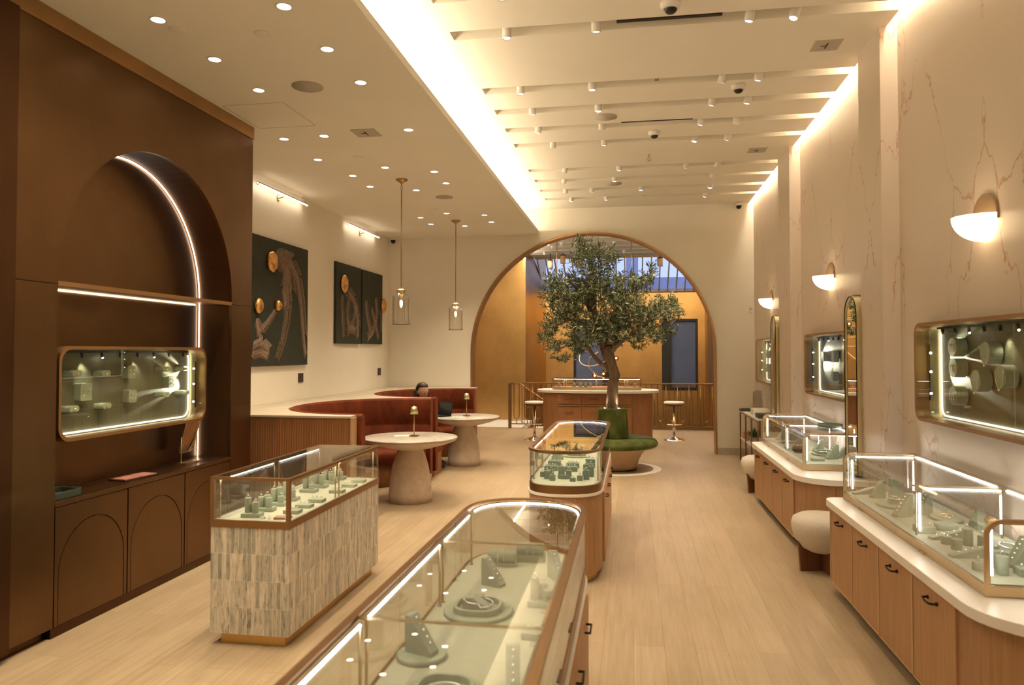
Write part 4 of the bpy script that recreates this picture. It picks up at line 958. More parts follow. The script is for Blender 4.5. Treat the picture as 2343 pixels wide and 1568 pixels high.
def mirror(y, label):
    t = T('arched_mirror', label, 'mirror', (1.90, y, 0), 0, 'tall arched mirrors')
    w_ = .175; z0, zt = .70, 2.235
    def lo(o):
        return [(-w_ + o, z0 + o)] + [(-(w_ - o) * cos(R(a)), zt - w_ + (w_ - o) * sin(R(a))) for a in range(0, 181, 10)] + [(w_ - o, z0 + o)]
    MB().ring(lo(0), lo(.012), -.02, .045, YZ).build('frame', 'brassl', t, .001)
    MB().prism(lo(.012), .0, .004, YZ).build('backing', 'black', t)
    MB().prism(lo(.0125), -.012, -.008, YZ).build('glass', 'mirror', t)
    MB().ring(lo(-.002), lo(.002), -.026, -.018, YZ).build('edge', 'black', t)
    MB().box(.0, .148, -.012, .012, 2.232, 2.246).box(.0, .148, -.012, .012, 1.1, 1.114).build('wall_bracket', 'brass', t)
mirror(6.825, 'tall arched mirror in a pale brass frame, nearer one beside the first pilaster'); mirror(10.40, 'tall arched mirror in a pale brass frame, farther one above the console')

# poufs
def pouf(x, y, label, rz=0):
    t = T('pouf_stool', label, 'stool', (x, y, 0), rz, 'boucle poufs')
    MB().lathe([(.0, .15), (.10, .152), (.165, .185), (.215, .25), (.235, .33), (.238, .375), (.225, .415), (.18, .44), (0, .448)], n=48).build('seat', 'boucle', t)
    b = MB()
    for q in range(2):
        mp = (lambda u, v, w_: (u, w_, v)) if q else (lambda u, v, w_: (w_, u, v))
        b.prism([(-.185, 0), (.185, 0), (.205, .22), (.215, .27), (.17, .25), (.12, .16), (.0, .13), (-.12, .16), (-.17, .25), (-.215, .27), (-.205, .22)], -.013, .013, mp)
    b.build('cross_base', 'walnut', t, .003)
pouf(1.50, 6.27, 'round white boucle pouf on a dark cross base, nearer one between the counters', R(12)); pouf(1.575, 9.62, 'round white boucle pouf on a dark cross base, farther one beyond the second counter', R(30))

# console at the far end
t = T('console_table', 'slim brass console table with a stone top in the far right corner', 'table', (1.86, 11.48, 0))
MB().box(-.165, .165, -.86, .86, .795, .82).build('top', 'quartz', t, .003)
for y in (-.84, -.28, .28, .84):
    for x in (-.15, .15): MB().box(x - .011, x + .011, y - .011, y + .011, 0, .795).build('leg', 'brownmetal', t, .001)
MB().box(-.15, .15, -.85, .85, .36, .38).build('shelf', 'quartz', t); MB().box(-.16, -.14, -.85, .85, .775, .795).box(.14, .16, -.85, .85, .775, .795).build('rail', 'brownmetal', t)
t = T('round_tray', 'flat black tray at the far end of the console', 'tray', (1.80, 12.1, .8205)); MB().lathe([(.13, 0), (.14, .01), (.14, .03), (.13, .03), (.12, .014), (0, .014)], n=32).build('tray', 'greenl', t)
t = T('vanity_mirror', 'small rectangular vanity mirror in a brass stand on the console', 'mirror', (1.90, 11.86, .8205), R(-55))
mp = lambda u, v, w_: (w_, u, v + .20)
MB().ring(rrect(0, 0, .17, .25, .03), rrect(0, 0, .158, .238, .025), -.006, .006, mp).build('frame', 'brass', t); MB().prism(rrect(0, 0, .16, .24, .025), -.003, .003, mp).build('glass', 'mirror', t)
MB().tube([(0, -.10, .20), (0, -.10, .008), (0, .10, .008), (0, .10, .20)], .005, 8).box(-.05, .05, -.11, .11, 0, .008).build('stand', 'brass', t)
t = T('white_organizer', 'white slanted display box on the console', 'box', (1.86, 11.35, .8205)); MB().prism([(-.17, 0), (.17, 0), (.12, .09), (-.10, .09)], -.12, .12, lambda u, v, w_: (w_, u, v)).build('box', 'leather', t, .004)
t = T('green_box', 'dark green rectangular box at the near end of the console', 'box', (1.84, 10.85, .8205)); MB().box(-.11, .11, -.13, .13, 0, .045).build('box', 'greenl', t, .004); MB().box(-.113, .113, -.133, .133, .046, .06).build('lid', 'greenl', t, .004)
t = T('potted_plant', 'small green plant in a grey pot on the console shelf', 'plant', (1.79, 11.48, .3805)); MB().lathe([(.05, 0), (.065, .10), (.06, .10), (.05, .08), (0, .08)], n=24).build('pot', 'pot', t)
b = MB()
for k in range(90):
    a = random.uniform(0, 2 * pi); e = random.uniform(.1, 1.2); l = random.uniform(.08, .17); d = Vector((cos(a) * sin(e), sin(a) * sin(e), cos(e))); p = Vector((0, 0, .08)); q = p + d * l; s_ = Vector((-sin(a), cos(a), 0)) * .012
    b.add([p, p + d * l * .6 + s_, q, p + d * l * .6 - s_], [(0, 1, 2, 3)])
b.build('leaves', 'plant', t)
for y, c, s_, l in ((12.14, 'crate', .08, 'small wooden crate on the console shelf, left one'), (11.93, 'crate', .065, 'small wooden crate on the console shelf, nearer one')):
    t = T('wooden_crate', l, 'crate', (1.80, y, .3805), 0, 'crates on the console shelf'); MB().plate(rect(-s_, s_, -s_, s_), [rect(-s_ + .01, s_ - .01, -s_ + .01, s_ - .01)], .01, s_ * 1.2).box(-s_ + .001, s_ - .001, -s_ + .001, s_ - .001, 0, .01).build('crate', c, t)
t = T('wall_thermostat', 'small white control plate on the arch wall near the marble', 'switch', (1.99, 13.015, 2.47)); MB().box(-.03, .03, -.02, 0, -.05, .05).build('plate', 'whitep', t, .004); MB().box(-.018, .018, -.024, -.019, -.01, .025).build('display', 'ledge', t)

# ================================================================ LOUNGE
EX = -2.76; ZT = 1.09
bq = T('banquette', 'built in oak banquette with two curved rust velvet booths along the left wall', 'banquette', (-3.6, 9.8, 0))
bx, by = -3.6, 9.8
booths = [(8.45, 1.345, 1.20), (11.25, 1.30, 1.22)]
def ell(yc, ry, rx, o=0, n=40): return [(EX - bx - (rx - o) * sin(pi * i / n) ** .9 if 0 < i < n else EX - bx, yc - by - (ry - o) * cos(pi * i / n)) for i in range(n + 1)]
outl = [(-4.428 - bx, 6.96 - by), (EX - bx, 6.96 - by)] + ell(*booths[0]) + ell(*booths[1]) + [(EX - bx, 13.0 - by), (-4.428 - bx, 13.0 - by)]
MB().prism(outl, 0, ZT).build('oak_body', 'oakd', bq)
outl2 = [(-4.428 - bx, 6.95 - by), (EX + .003 - bx, 6.95 - by)] + ell(*booths[0]) + ell(*booths[1]) + [(EX + .003 - bx, 13.0 - by), (-4.428 - bx, 13.0 - by)]
MB().prism(outl2, ZT, ZT + .022).build('stone_ledge', 'ledge', bq, .002)
for y0, y1 in ((6.962, 7.10), (9.798, 9.948)): MB().box(EX - bx, EX - bx + .014, y0 - by, y1 - by, 0, ZT).build('lit_end_panel', 'oakl', bq)  # lighter oak stands in for light falling on these end faces
def sweep(path, prof, closed_prof=True):
    b = MB(); n = len(prof); P_ = [Vector((x, y, 0)) for x, y in path]
    for i, p in enumerate(P_):
        t = (P_[min(i + 1, len(P_) - 1)] - P_[max(i - 1, 0)]).normalized(); nr = Vector((-t.y, t.x, 0))
        b.v += [tuple(p + nr * u + Vector((0, 0, v))) for u, v in prof]
    for i in range(len(P_) - 1):
        for k in range(n): b.f.append([i * n + k, i * n + (k + 1) % n, (i + 1) * n + (k + 1) % n, (i + 1) * n + k]); b.sm.append(True); b.mi.append(0)
    b.f.append(list(range(n))[::-1]); b.f.append([(len(P_) - 1) * n + k for k in range(n)]); b.sm += [False] * 2; b.mi += [0] * 2
    return b
for yc, ry, rx in booths:
    path = ell(yc, ry, rx, .0, 48); path = [(path[0][0] + .06, path[0][1]), (path[0][0] + .05, path[0][1])] + path[1:-1] + [(path[-1][0] + .05, path[-1][1]), (path[-1][0] + .06, path[-1][1])]
    pr = [(0, .10), (0, 1.09)] + [(-.05 + .05 * cos(R(a)), 1.085 + .035 * sin(R(a))) for a in range(20, 161, 20)] + [(-.10, 1.09), (-.115, .80), (-.10, .775), (-.115, .75), (-.12, .42), (-.10, .10)]
    sweep(path, pr).build('back_cushion', 'orange', bq)
    p2 = ell(yc, ry, rx, .112, 48)
    sweep(p2, [(0, .31), (0, .46), (-.05, .475), (-.42, .475), (-.465, .46), (-.48, .42), (-.47, .33), (-.44, .31)]).build('seat_cushion', 'orange', bq)
    sweep(p2, [(0, .0), (0, .31), (-.40, .31), (-.40, .0)]).build('seat_base', 'oakd', bq)

def pedestal(x, y, label):
    t = T('pedestal_table', label, 'table', (x, y, 0), 0, 'round marble pedestal tables')
    MB().lathe([(.256, 0), (.252, .10), (.236, .28), (.21, .42), (.17, .55), (.135, .62), (.13, .63)], n=48).build('pedestal', 'traver', t)
    MB().lathe([(.14, .60), (.24, .622), (.42, .668), (.53, .708), (.545, .724), (.545, .728)], n=64).build('under_bowl', 'traver', t)
    MB().lathe([(.545, .729), (.552, .732), (.552, .746), (.548, .75), (0, .75)], n=64).build('marble_top', 'tmarble', t)
pedestal(-2.585, 8.40, 'round marble topped pedestal table in front of the nearer booth'); pedestal(-2.585, 11.2, 'round marble topped pedestal table in front of the farther booth')
def tlamp(x, y, label):
    t = T('table_lamp', label, 'table lamp', (x, y, .7505), 0, 'slim brass table lamps')
    MB().box(-.05, .05, -.05, .05, 0, .012).build('base', 'brownmetal', t, .003); MB().tube([(0, 0, .012), (0, 0, .36)], .0055, 10).build('stem', 'brass', t)
    MB().lathe([(.050, .262), (.034, .35), (.0, .352)], n=28).lathe([(.032, .348), (.048, .262)], n=28).build('shade', 'brassl', t)
tlamp(-2.56, 8.46, 'slim brass table lamp on the nearer pedestal table'); tlamp(-2.555, 11.24, 'slim brass table lamp on the farther pedestal table')
o = MB().box(-.10, .10, -.07, .07, 0, .004).build('paper_sheet', 'paper'); o.location = (-2.70, 8.46, .7505); o.rotation_euler.z = .3; tag(o, 'white paper card beside the lamp on the nearer table', 'paper', 'papers')
o = MB().box(-.10, .10, -.08, .08, 0, .004).build('paper_sheet', 'paper'); o.location = (-2.64, 11.02, .7505); tag(o, 'white paper card left of the lamp on the farther table', 'paper', 'papers')
t = T('laptop', 'open black laptop on the farther pedestal table', 'laptop', (-2.96, 11.12, .7505), R(-33))
MB().box(-.15, .15, -.11, .11, 0, .014).build('keyboard_base', 'black', t, .003)
rot = Matrix.Rotation(R(-14), 3, 'X')
b = MB(); b.box(-.15, .15, -.004, .004, 0, .21); b.v = [tuple(rot @ Vector(p) + Vector((0, .108, .014))) for p in b.v]; b.build('screen', 'black', t, .002)
b = MB(); b.box(-.14, .14, -.0055, -.0042, .01, .20); b.v = [tuple(rot @ Vector(p) + Vector((0, .108, .014))) for p in b.v]; b.build('display', 'screen', t)
for y, l in ((9.37, 'below the large painting'), (12.50, 'below the pair of panels')):
    z = 1.40; t = T('wall_plate', 'dark plum wall plate on the left wall ' + l, 'switch', (-4.43, y, z), 0, 'plum wall plates'); MB().box(0, .012, -.07, .07, -.062, .062).build('plate', 'purple', t, .002); MB().box(.012, .015, -.03, .03, -.03, .03).build('socket', 'purple', t, .001)

# ---- relief panels on the left wall (generic feather figures)
M['canvas'] = simple('dark_green_canvas', (.022, .028, .018), .75, var=.1)
M['thread'] = simple('relief_thread', (.30, .21, .15), .6, .2, var=.15, sc=30)
def feathers(b, spine, wid, step=.016, ang=55, both=True, th=.0042, clip=None):
    step = step * 1.25
    P_ = [Vector(p) for p in spine]
    # resample
    out = []; 
    for i in range(len(P_) - 1):
        L = (P_[i + 1] - P_[i]).length; n = max(1, int(L / step))
        for k in range(n): out.append((P_[i].lerp(P_[i + 1], k / n), (P_[i + 1] - P_[i]).normalized(), (i + k / n) / (len(P_) - 1)))
    for p, t, f in out:
        n2 = Vector((-t.y, t.x)); w_ = wid(f) * .72
        for s_ in ((-1, 1) if both else (1,)):
            d = (t * cos(R(ang)) + n2 * s_ * sin(R(ang))); q = p + d * w_ * .55 ; e = p + (t * .25 * w_ + d * w_)
            if clip and (abs(e.x) > clip[0] or abs(e.y) > clip[1]): continue
            b.tube([(.014, p.x, p.y), (.022, q.x, q.y), (.013, e.x, e.y)], [th, th, th * .5], 4, False)
    b.tube([(.015, p.x, p.y) for p in P_], .005, 5)
def panel(y0, y1, z0, z1, label, spines, heads, grp=None):
    cx_, cz = (y0 + y1) / 2, (z0 + z1) / 2
    t = T('relief_painting', label, 'painting', (-4.43, cx_, cz), 0, grp)
    MB().box(.001, .04, y0 - cx_, y1 - cx_, z0 - cz, z1 - cz).build('canvas', 'canvas', t, .003)
    b = MB()
    for pts, wf, st, an in spines: feathers(b, [(p[0] - cx_, p[1] - cz) for p in pts], wf, st, an, clip=((y1 - y0) / 2 - .01, (z1 - z0) / 2 - .01))
    b.v = [(x + .027, y, z) for x, y, z in b.v]; b.build('feather_relief', 'thread', t)
    for hy_, hz, rr in heads:
        MB().ball((.06, hy_ - cx_, hz - cz), (.05, rr, rr * 1.12), 20, 14, lambda q: q * (1 + .06 * sin(q.y * 60) * cos(q.z * 50))).build('copper_boss', 'copper', t)
panel(7.92, 9.50, 1.575, 3.145, 'large dark green relief panel with feather forms and three copper bosses',
      [([(8.55, 2.88), (8.75, 2.92), (8.95, 2.80), (9.0, 2.55)], lambda f: .22, .016, 70), ([(8.72, 2.95), (9.0, 2.93), (9.2, 2.75), (9.32, 2.4), (9.40, 1.95), (9.46, 1.72)], lambda f: .20 - .08 * f, .016, 60),
       ([(8.85, 2.75), (8.93, 2.40), (8.88, 2.15), (8.78, 1.90), (8.62, 1.66)], lambda f: .16 - .07 * f, .014, 75), ([(8.90, 2.85), (8.80, 2.6), (8.86, 2.35)], lambda f: .14, .016, 60),
       ([(8.10, 2.14), (8.22, 2.0), (8.36, 2.08), (8.58, 2.26)], lambda f: .12 - .05 * f, .013, 60), ([(8.12, 2.14), (8.17, 1.95), (8.25, 1.82)], lambda f: .09, .013, 70), ([(8.02, 1.78), (8.25, 1.86), (8.42, 1.78)], lambda f: .13, .013, 65), ([(8.0, 1.70), (8.2, 1.74), (8.38, 1.70)], lambda f: .09, .012, 70)],
      [(8.44, 2.86, .115), (8.12, 2.30, .085), (8.60, 2.33, .062)])
panel(10.48, 11.50, 1.878, 3.115, 'narrow dark relief panel with one copper boss, left one of the pair',
      [([(10.78, 2.66), (10.95, 2.72), (11.2, 2.6), (11.38, 2.3), (11.4, 2.0)], lambda f: .15, .02, 65), ([(10.70, 2.62), (10.72, 2.3), (10.78, 1.98)], lambda f: .10, .02, 70), ([(11.0, 2.65), (10.92, 2.35), (11.0, 2.12), (11.25, 2.08)], lambda f: .12, .02, 60), ([(11.32, 2.5), (11.15, 2.2), (10.9, 2.05)], lambda f: .10, .02, 60)],
      [(10.74, 2.80, .12)], 'pair of dark relief panels')
panel(11.57, 12.55, 1.885, 3.112, 'narrow dark relief panel with a copper boss over its edge, right one of the pair',
      [([(11.72, 2.62), (11.80, 2.35), (11.95, 2.1)], lambda f: .12, .02, 65), ([(12.20, 2.70), (12.28, 2.4), (12.1, 2.15), (11.8, 2.0)], lambda f: .13, .02, 60), ([(12.0, 2.5), (12.2, 2.25), (12.35, 2.0)], lambda f: .12, .02, 65), ([(12.46, 2.5), (12.48, 2.1)], lambda f: .07, .02, 65)],
      [(12.56, 2.57, .11)], 'pair of dark relief panels')

# ================================================================ TREE SEAT AND TREE
TX, TY = -.30, 11.22
t = T('round_bench', 'round green velvet bench on a flared oak base around the indoor tree', 'bench', (TX, TY, 0))
MB().lathe([(.36, .02), (.37, .06), (.39, .14), (.44, .24), (.52, .32), (.56, .335)], n=56).build('oak_base', 'oakl', t)
gaps = [(-8, 128), (132, 232), (236, 348)]
for a0, a1 in gaps:
    pr = [(.25, .335), (.25, .44), (.28, .465), (.58, .465), (.645, .445), (.675, .40), (.665, .355), (.62, .335)]
    b = MB(); n = 24; k = len(pr)
    for i in range(n + 1):
        a = R(a0 + 1 + (a1 - a0 - 2) * i / n); b.v += [(r * cos(a), r * sin(a), z) for r, z in pr]
    for i in range(n):
        for j in range(k): b.f.append([i * k + j, (i + 1) * k + j, (i + 1) * k + (j + 1) % k, i * k + (j + 1) % k]); b.sm.append(True); b.mi.append(0)
    b.f.append(list(range(k))); b.f.append([n * k + j for j in range(k)][::-1]); b.sm += [False] * 2; b.mi += [0] * 2
    b.build('seat_cushion', 'green', t, .012, 3)
for a0, a1 in ((-20, 158), (162, 336)):
    b = MB(); n = 24; pr = [(.14, .45), (.14, .88), (.16, .905), (.20, .91), (.222, .89), (.245, .46)]; k = len(pr)
    for i in range(n + 1):
        a = R(a0 + 1.2 + (a1 - a0 - 2.4) * i / n); b.v += [(r * cos(a), r * sin(a), z) for r, z in pr]
    for i in range(n):
        for j in range(k): b.f.append([i * k + j, (i + 1) * k + j, (i + 1) * k + (j + 1) % k, i * k + (j + 1) % k]); b.sm.append(True); b.mi.append(0)
    b.f.append(list(range(k))); b.f.append([n * k + j for j in range(k)][::-1]); b.sm += [False] * 2; b.mi += [0] * 2
    b.build('back_cushion', 'green', t, .012, 3)
MB().lathe([(.0, .86), (.14, .86), (.15, .895), (.10, .90), (0, .90)], n=32).build('planter_top', 'quartz', t)
for a in (200, 320):
    MB().lathe([(.0, .0), (.012, .0), (.012, .012), (0, .012)], (.122 * cos(R(a)), .122 * sin(R(a)), .90), 12).build('uplight', 'led2', t)
    spot((.122 * cos(R(a)), .122 * sin(R(a)), .92), 4, 50, WARM2, .6, None, .02, t).rotation_euler = Vector((-.05 * cos(R(a)), -.05 * sin(R(a)), .5)).to_track_quat('-Z', 'Y').to_euler()
o = MB().ring(circ(0, 0, .72, 64), circ(0, 0, .60, 64), 0, .008).build('floor_ring', 'quartz'); o.location = (TX, TY, .0005); tag(o, 'flat white stone ring on the floor around the green bench', 'floor ring')
o = MB().prism(circ(0, 0, .355, 48), 0, .018).build('bench_foot', 'dark', t)

tr = T('olive_tree', 'tall olive tree with silver green leaves growing out of the round bench', 'tree', (TX, TY, .902))
PX = lambda x: -1.367 + .006536 * (x - 1240) - TX
PZ = lambda y: 1.786 + (800 - y) * .0067 - .9
rnd_ = random.Random(11)
trunk = MB()
tp = [(PX(1403), 0, .0), (PX(1403), 0, .18), (PX(1404), .0, .36), (PX(1409), .01, .50), (PX(1402), .0, .64), (PX(1395), 0, .80), (PX(1388), 0, PZ(795))]
trunk.tube(tp, [.095, .088, .078, .080, .075, .085, .095], 14)
def limb(pts, r0, r1):
    n = len(pts); out = []
    for i in range(n - 1):
        for k in range(4):
            f = k / 4; a, b_ = Vector(pts[i]), Vector(pts[i + 1]); q = a.lerp(b_, f)
            if i or k: q += Vector((rnd_.uniform(-.012, .012), rnd_.uniform(-.012, .012), rnd_.uniform(-.01, .01)))
            out.append(q)
    out.append(Vector(pts[-1])); rs = [r0 + (r1 - r0) * i / (len(out) - 1) for i in range(len(out))]
    trunk.tube(out, rs, 9)
P3 = lambda x, y, d=0: (PX(x), d, PZ(y))
limb([P3(1390, 815), P3(1378, 770, .03), P3(1362, 710, .05), P3(1360, 640, .1), P3(1355, 590, .1)], .075, .02)
limb([P3(1366, 725, .05), P3(1348, 705, .0), P3(1333, 670, -.05), P3(1300, 640, -.1)], .042, .012)
limb([P3(1392, 812), P3(1415, 790, -.05), P3(1445, 765, -.1), P3(1490, 735, -.1), P3(1530, 715, -.1)], .055, .012)
limb([P3(1400, 800), P3(1418, 745, .1), P3(1425, 700, .15), P3(1440, 660, .15), P3(1480, 630, .15)], .05, .012)
limb([P3(1392, 848), P3(1370, 826, -.08), P3(1345, 795, -.12), P3(1310, 785, -.15), P3(1280, 800, -.15)], .040, .010)
limb([P3(1385, 780), P3(1345, 745, -.12), P3(1310, 735, -.2), P3(1275, 740, -.2)], .036, .010)
limb([P3(1370, 740, .05), P3(1335, 710, .15), P3(1300, 695, .2)], .034, .01)
limb([P3(1395, 790), P3(1400, 770, -.2), P3(1395, 730, -.3), P3(1385, 690, -.35)], .034, .01)
CL = [(1340, 568, 22, 14), (1392, 578, 24, 10), (1350, 600, 42, 28), (1400, 600, 22, 18), (1285, 640, 36, 24), (1281, 672, 38, 26), (1361, 645, 42, 30), (1372, 672, 34, 24), (1285, 707, 34, 32), (1262, 748, 20, 20),
      (1317, 730, 32, 28), (1268, 790, 24, 12), (1292, 818, 18, 7), (1327, 772, 40, 24), (1327, 802, 18, 10), (1384, 752, 44, 28), (1405, 728, 36, 26), (1395, 782, 28, 14), (1437, 664, 42, 24), (1464, 642, 30, 18), (1494, 628, 9, 20),
      (1425, 692, 36, 18), (1464, 741, 44, 28), (1453, 770, 34, 14), (1510, 764, 28, 18), (1529, 695, 24, 18), (1522, 722, 36, 14), (1554, 722, 12, 7), (1542, 757, 16, 8), (1464, 790, 14, 7), (1487, 706, 34, 18), (1330, 690, 34, 26), (1340, 660, 30, 25), (1440, 720, 34, 24), (1250, 775, 14, 8), (1420, 640, 14, 18)]
def leaf(b, p, d, L, wd):
    s_ = d.cross(Vector((rnd_.uniform(-1, 1), rnd_.uniform(-1, 1), rnd_.uniform(-1, 1)))); s_ = s_.normalized() * wd if s_.length > 1e-4 else Vector((wd, 0, 0))
    up = s_.cross(d).normalized() * L * rnd_.uniform(.02, .12)
    o = len(b.v); b.v += [tuple(p), tuple(p + d * L * .35 + s_ + up), tuple(p + d * L * .75 + s_ * .7 + up), tuple(p + d * L), tuple(p + d * L * .75 - s_ * .7 + up), tuple(p + d * L * .35 - s_ + up)]
    b.f += [[o, o + 1, o + 2, o + 3], [o, o + 3, o + 4, o + 5]]; m_ = rnd_.random(); b.mi += [0 if m_ < .40 else (1 if m_ < .68 else 2)] * 2; b.sm += [False] * 2
lf = MB(); tw = MB()
for cx_, cy_, rx, ry in CL:
    c = Vector(P3(cx_, cy_, 0)); area = rx * ry; n = max(4, int(area / 18)); dy = .10 + .0045 * min(rx, 40)
    off = rnd_.uniform(-.22, .22)
    for k in range(n):
        a = rnd_.uniform(0, 2 * pi); rr = rnd_.random() ** .5
        base = c + Vector((cos(a) * rr * rx * .0066, off + rnd_.uniform(-1, 1) * dy * 1.6, sin(a) * rr * ry * .0067))
        d0 = (base - (c + Vector((0, off, -ry * .006)))); d0 = (d0.normalized() if d0.length > 1e-3 else Vector((0, 0, 1))) + Vector((rnd_.uniform(-.7, .7), rnd_.uniform(-.7, .7), rnd_.uniform(-.3, .8)))
        d0.normalize(); L = rnd_.uniform(.14, .28); st = base - d0 * L * .6; pts = [st + d0 * L * i / 4 + Vector((0, 0, -.02 * (i / 4) ** 2)) for i in range(5)]
        tw.tube(pts, [.0035, .003, .0025, .002, .001], 4, False)
        nl = int(L / .0125)
        for i in range(nl):
            f = (i + .5) / nl; p = pts[min(3, int(f * 4))].lerp(pts[min(4, int(f * 4) + 1)], f * 4 % 1)
            sd = d0.cross(Vector((rnd_.uniform(-1, 1), rnd_.uniform(-1, 1), rnd_.uniform(-1, 1))))
            if sd.length < 1e-3: continue
            ld = (d0 * rnd_.uniform(.3, .9) + sd.normalized() * rnd_.uniform(.5, 1)).normalized()
            leaf(lf, p, ld, rnd_.uniform(.046, .078), rnd_.uniform(.006, .0098))
def leafm(name, c, rough=.5):
    m, nt, b = _nt(name); setp(b, c, rough, 0, .4); b.inputs['Transmission Weight'].default_value = 0
    M[name] = m
leafm('leaf_green', (.06, .105, .045)); leafm('leaf_highlight', (.50, .54, .40), .55); leafm('leaf_mid', (.16, .21, .11))  # palest leaves carry painted highlights besides the silvery leaf tone
trunk.build('trunk', 'bark', tr); tw.build('twigs', 'bark', tr); lf.build('foliage', ['leaf_green', 'leaf_mid', 'leaf_highlight'], tr)

# ================================================================ BAR BEYOND THE ARCH
t = T('oval_bar', 'oval oak bar with a white stone top beyond the arch', 'bar counter', (-.65, 13.93, 0))
def oval(a, b_, p=2.6, n=64): return [(a * math.copysign(abs(cos(2 * pi * i / n)) ** (2 / p), cos(2 * pi * i / n)), b_ * math.copysign(abs(sin(2 * pi * i / n)) ** (2 / p), sin(2 * pi * i / n))) for i in range(n)]
MB().prism(oval(1.13, .60), 1.0, 1.045).build('stone_top', 'quartz', t, .012, 3)
MB().prism(oval(1.01, .50, 4), .06, 1.0).build('oak_body', 'oakbar', t); MB().prism(oval(.96, .46, 4), 0, .06).build('plinth', 'dark', t)
for k in range(3):
    x0 = -.72 + k * .455
    d = MB().box(x0 + .010, x0 + .445, -.512, -.49, .80, .98).build('drawer', 'oakbar', t, .002); MB().tube([(x0 + .16, -.512, .89), (x0 + .165, -.535, .885), (x0 + .29, -.535, .885), (x0 + .295, -.512, .89)], .006, 8).build('handle', 'brownmetal', d)
    d = MB().box(x0 + .010, x0 + .445, -.512, -.49, .08, .755).box(x0 + .010, x0 + .445, -.522, -.49, .762, .786).build('door', 'oakbar', t, .002); MB().tube([(x0 + .16, -.512, .66), (x0 + .165, -.53, .655), (x0 + .29, -.53, .655), (x0 + .295, -.512, .66)], .006, 8).build('handle', 'brownmetal', d)
t = T('bar_glass_case', 'long oval glass case with a coral deck on the bar', 'display case', (-.665, 13.85, 1.0455))
I = lambda o: [(y, x) for x, y in isl(-.24, .24, -.83, .83, .24, 16, o, 2.2)][::-1]
MB().ring(I(0), I(.02), 0, .055).build('base_rim', 'brass', t); MB().prism(I(.02), 0, .05).build('deck', 'deckp', t)
MB().ring(I(0), I(.022), .205, .22).build('top_frame', 'brownmetal', t); MB().ring(I(.008), I(.012), .055, .205).build('side_glass', 'glass', t); MB().prism(I(.022), .210, .215).build('top_glass', 'glass', t)
MB().tube([(x, y, .198) for x, y in I(.034)] + [(I(.034)[0][0], I(.034)[0][1], .198)], .005, 6).build('light_strip', 'led2', t)
for x in (-.58, -.55, .0, .52, .55, .58):
    MB().tube([(x, .19, .05), (x, .19, .205)], .005, 8).tube([(x, -.19, .05), (x, -.19, .205)], .005, 8).build('post_pair', 'brass', t)
for x, l, big in [(-.70, 'far left small one', 0), (-.42, 'first of the cluster', 1), (-.30, 'second of the cluster', 1), (-.20, 'third of the cluster', 1), (-.11, 'fourth of the cluster', 0), (.70, 'far right small one', 0)]:
    q = T('dome_ring_holder', 'sage arched ring holder in the bar case, ' + l, 'ring stand', (-.665 + x, 13.85 + random.uniform(-.06, .06), 1.0959), 0, 'holders in the bar case')
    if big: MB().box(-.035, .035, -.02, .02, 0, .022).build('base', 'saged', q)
    MB().prism([(.024 * cos(pi * i / 12), (.022 if big else 0) + .035 + .03 * sin(pi * i / 12)) for i in range(13)] + [(-.024, .022 if big else 0), (.024, .022 if big else 0)], -.012, .012, XZ).build('arch', 'sage', q)
    ring_on(q, 0, -.014, .05, .012)
for x in (.08, .38):
    q = T('ring_tray', 'flat pale tray in the bar case, ' + ('left of the trunk' if x < .2 else 'right of the trunk'), 'jewelry tray', (-.665 + x, 13.80, 1.0959), 0, 'holders in the bar case'); MB().box(-.035, .035, -.02, .02, 0, .014).build('tray', 'paper', q)
def barstool(x, y, label):
    t = T('bar_stool', label, 'stool', (x, y, 0), 0, 'chrome bar stools')
    MB().lathe([(.205, 0), (.205, .006), (.12, .035), (.05, .065), (.03, .08)], n=40).build('base', 'chrome', t)
    MB().lathe([(.030, .07), (.030, .40), (.022, .405), (.022, .68)], n=20).build('column', 'chrome', t)
    MB().tube([(.15 * cos(R(a)), .15 * sin(R(a)) , .31) for a in range(180, 361, 12)], .008, 8).tube([(-.15, 0, .31), (.15, 0, .31)], .008, 8).build('footrest', 'chrome', t)
    MB().lathe([(.0, .68), (.17, .68), (.185, .695), (.185, .715)], n=36).build('seat_pan', 'walnut', t)
    MB().lathe([(.19, .715), (.203, .73), (.203, .75), (.18, .765), (0, .768)], n=40).build('cushion', 'leather', t)
    MB().tube([(0, 0, .67), (-.12, -.02, .655), (-.15, -.02, .62)], .005, 6).build('lever', 'chrome', t)
barstool(.81, 14.98, 'white seated chrome bar stool right of the oval bar'); barstool(-1.93, 14.6, 'white seated bar stool half hidden left of the oval bar')

# railing
t = T('stair_railing', 'bronze railing with looped balusters along the edge of the stair opening', 'railing', (-.4, 16.80, 0))
X0 = -2.8; rx0 = X0 + .4; rx1 = 2.0 + .4
MB().box(rx0, rx1, -.022, .022, 1.02, 1.05).build('top_rail', 'brownmetal', t, .004); MB().box(rx0, rx1, -.012, .012, .085, .105).build('bottom_rail', 'brownmetal', t)
MB().box(rx0 - .03, rx0 + .04, -.035, .035, 0, 1.025).build('post', 'brownmetal', t, .003); MB().box(rx1 - .05, rx1, -.03, .03, 0, 1.025).build('post', 'brownmetal', t)
k = 0; x = rx0 + .16
while x < rx1 - .12:
    MB().tube([(x - .06, 0, 1.02), (x - .06, 0, .30)] + [(x - .06 * cos(R(a)), 0, .28 - .07 * sin(R(a))) for a in range(15, 166, 15)] + [(x + .06, 0, .30), (x + .06, 0, 1.02)], .009, 6, False).tube([(x, 0, .215), (x, 0, .10)], .009, 6).build('looped_baluster', 'brownmetal', t)
    MB().tube([(x + .125, 0, 1.02), (x + .125, 0, .10)], .009, 6).build('baluster', 'brownmetal', t)
    x += .25
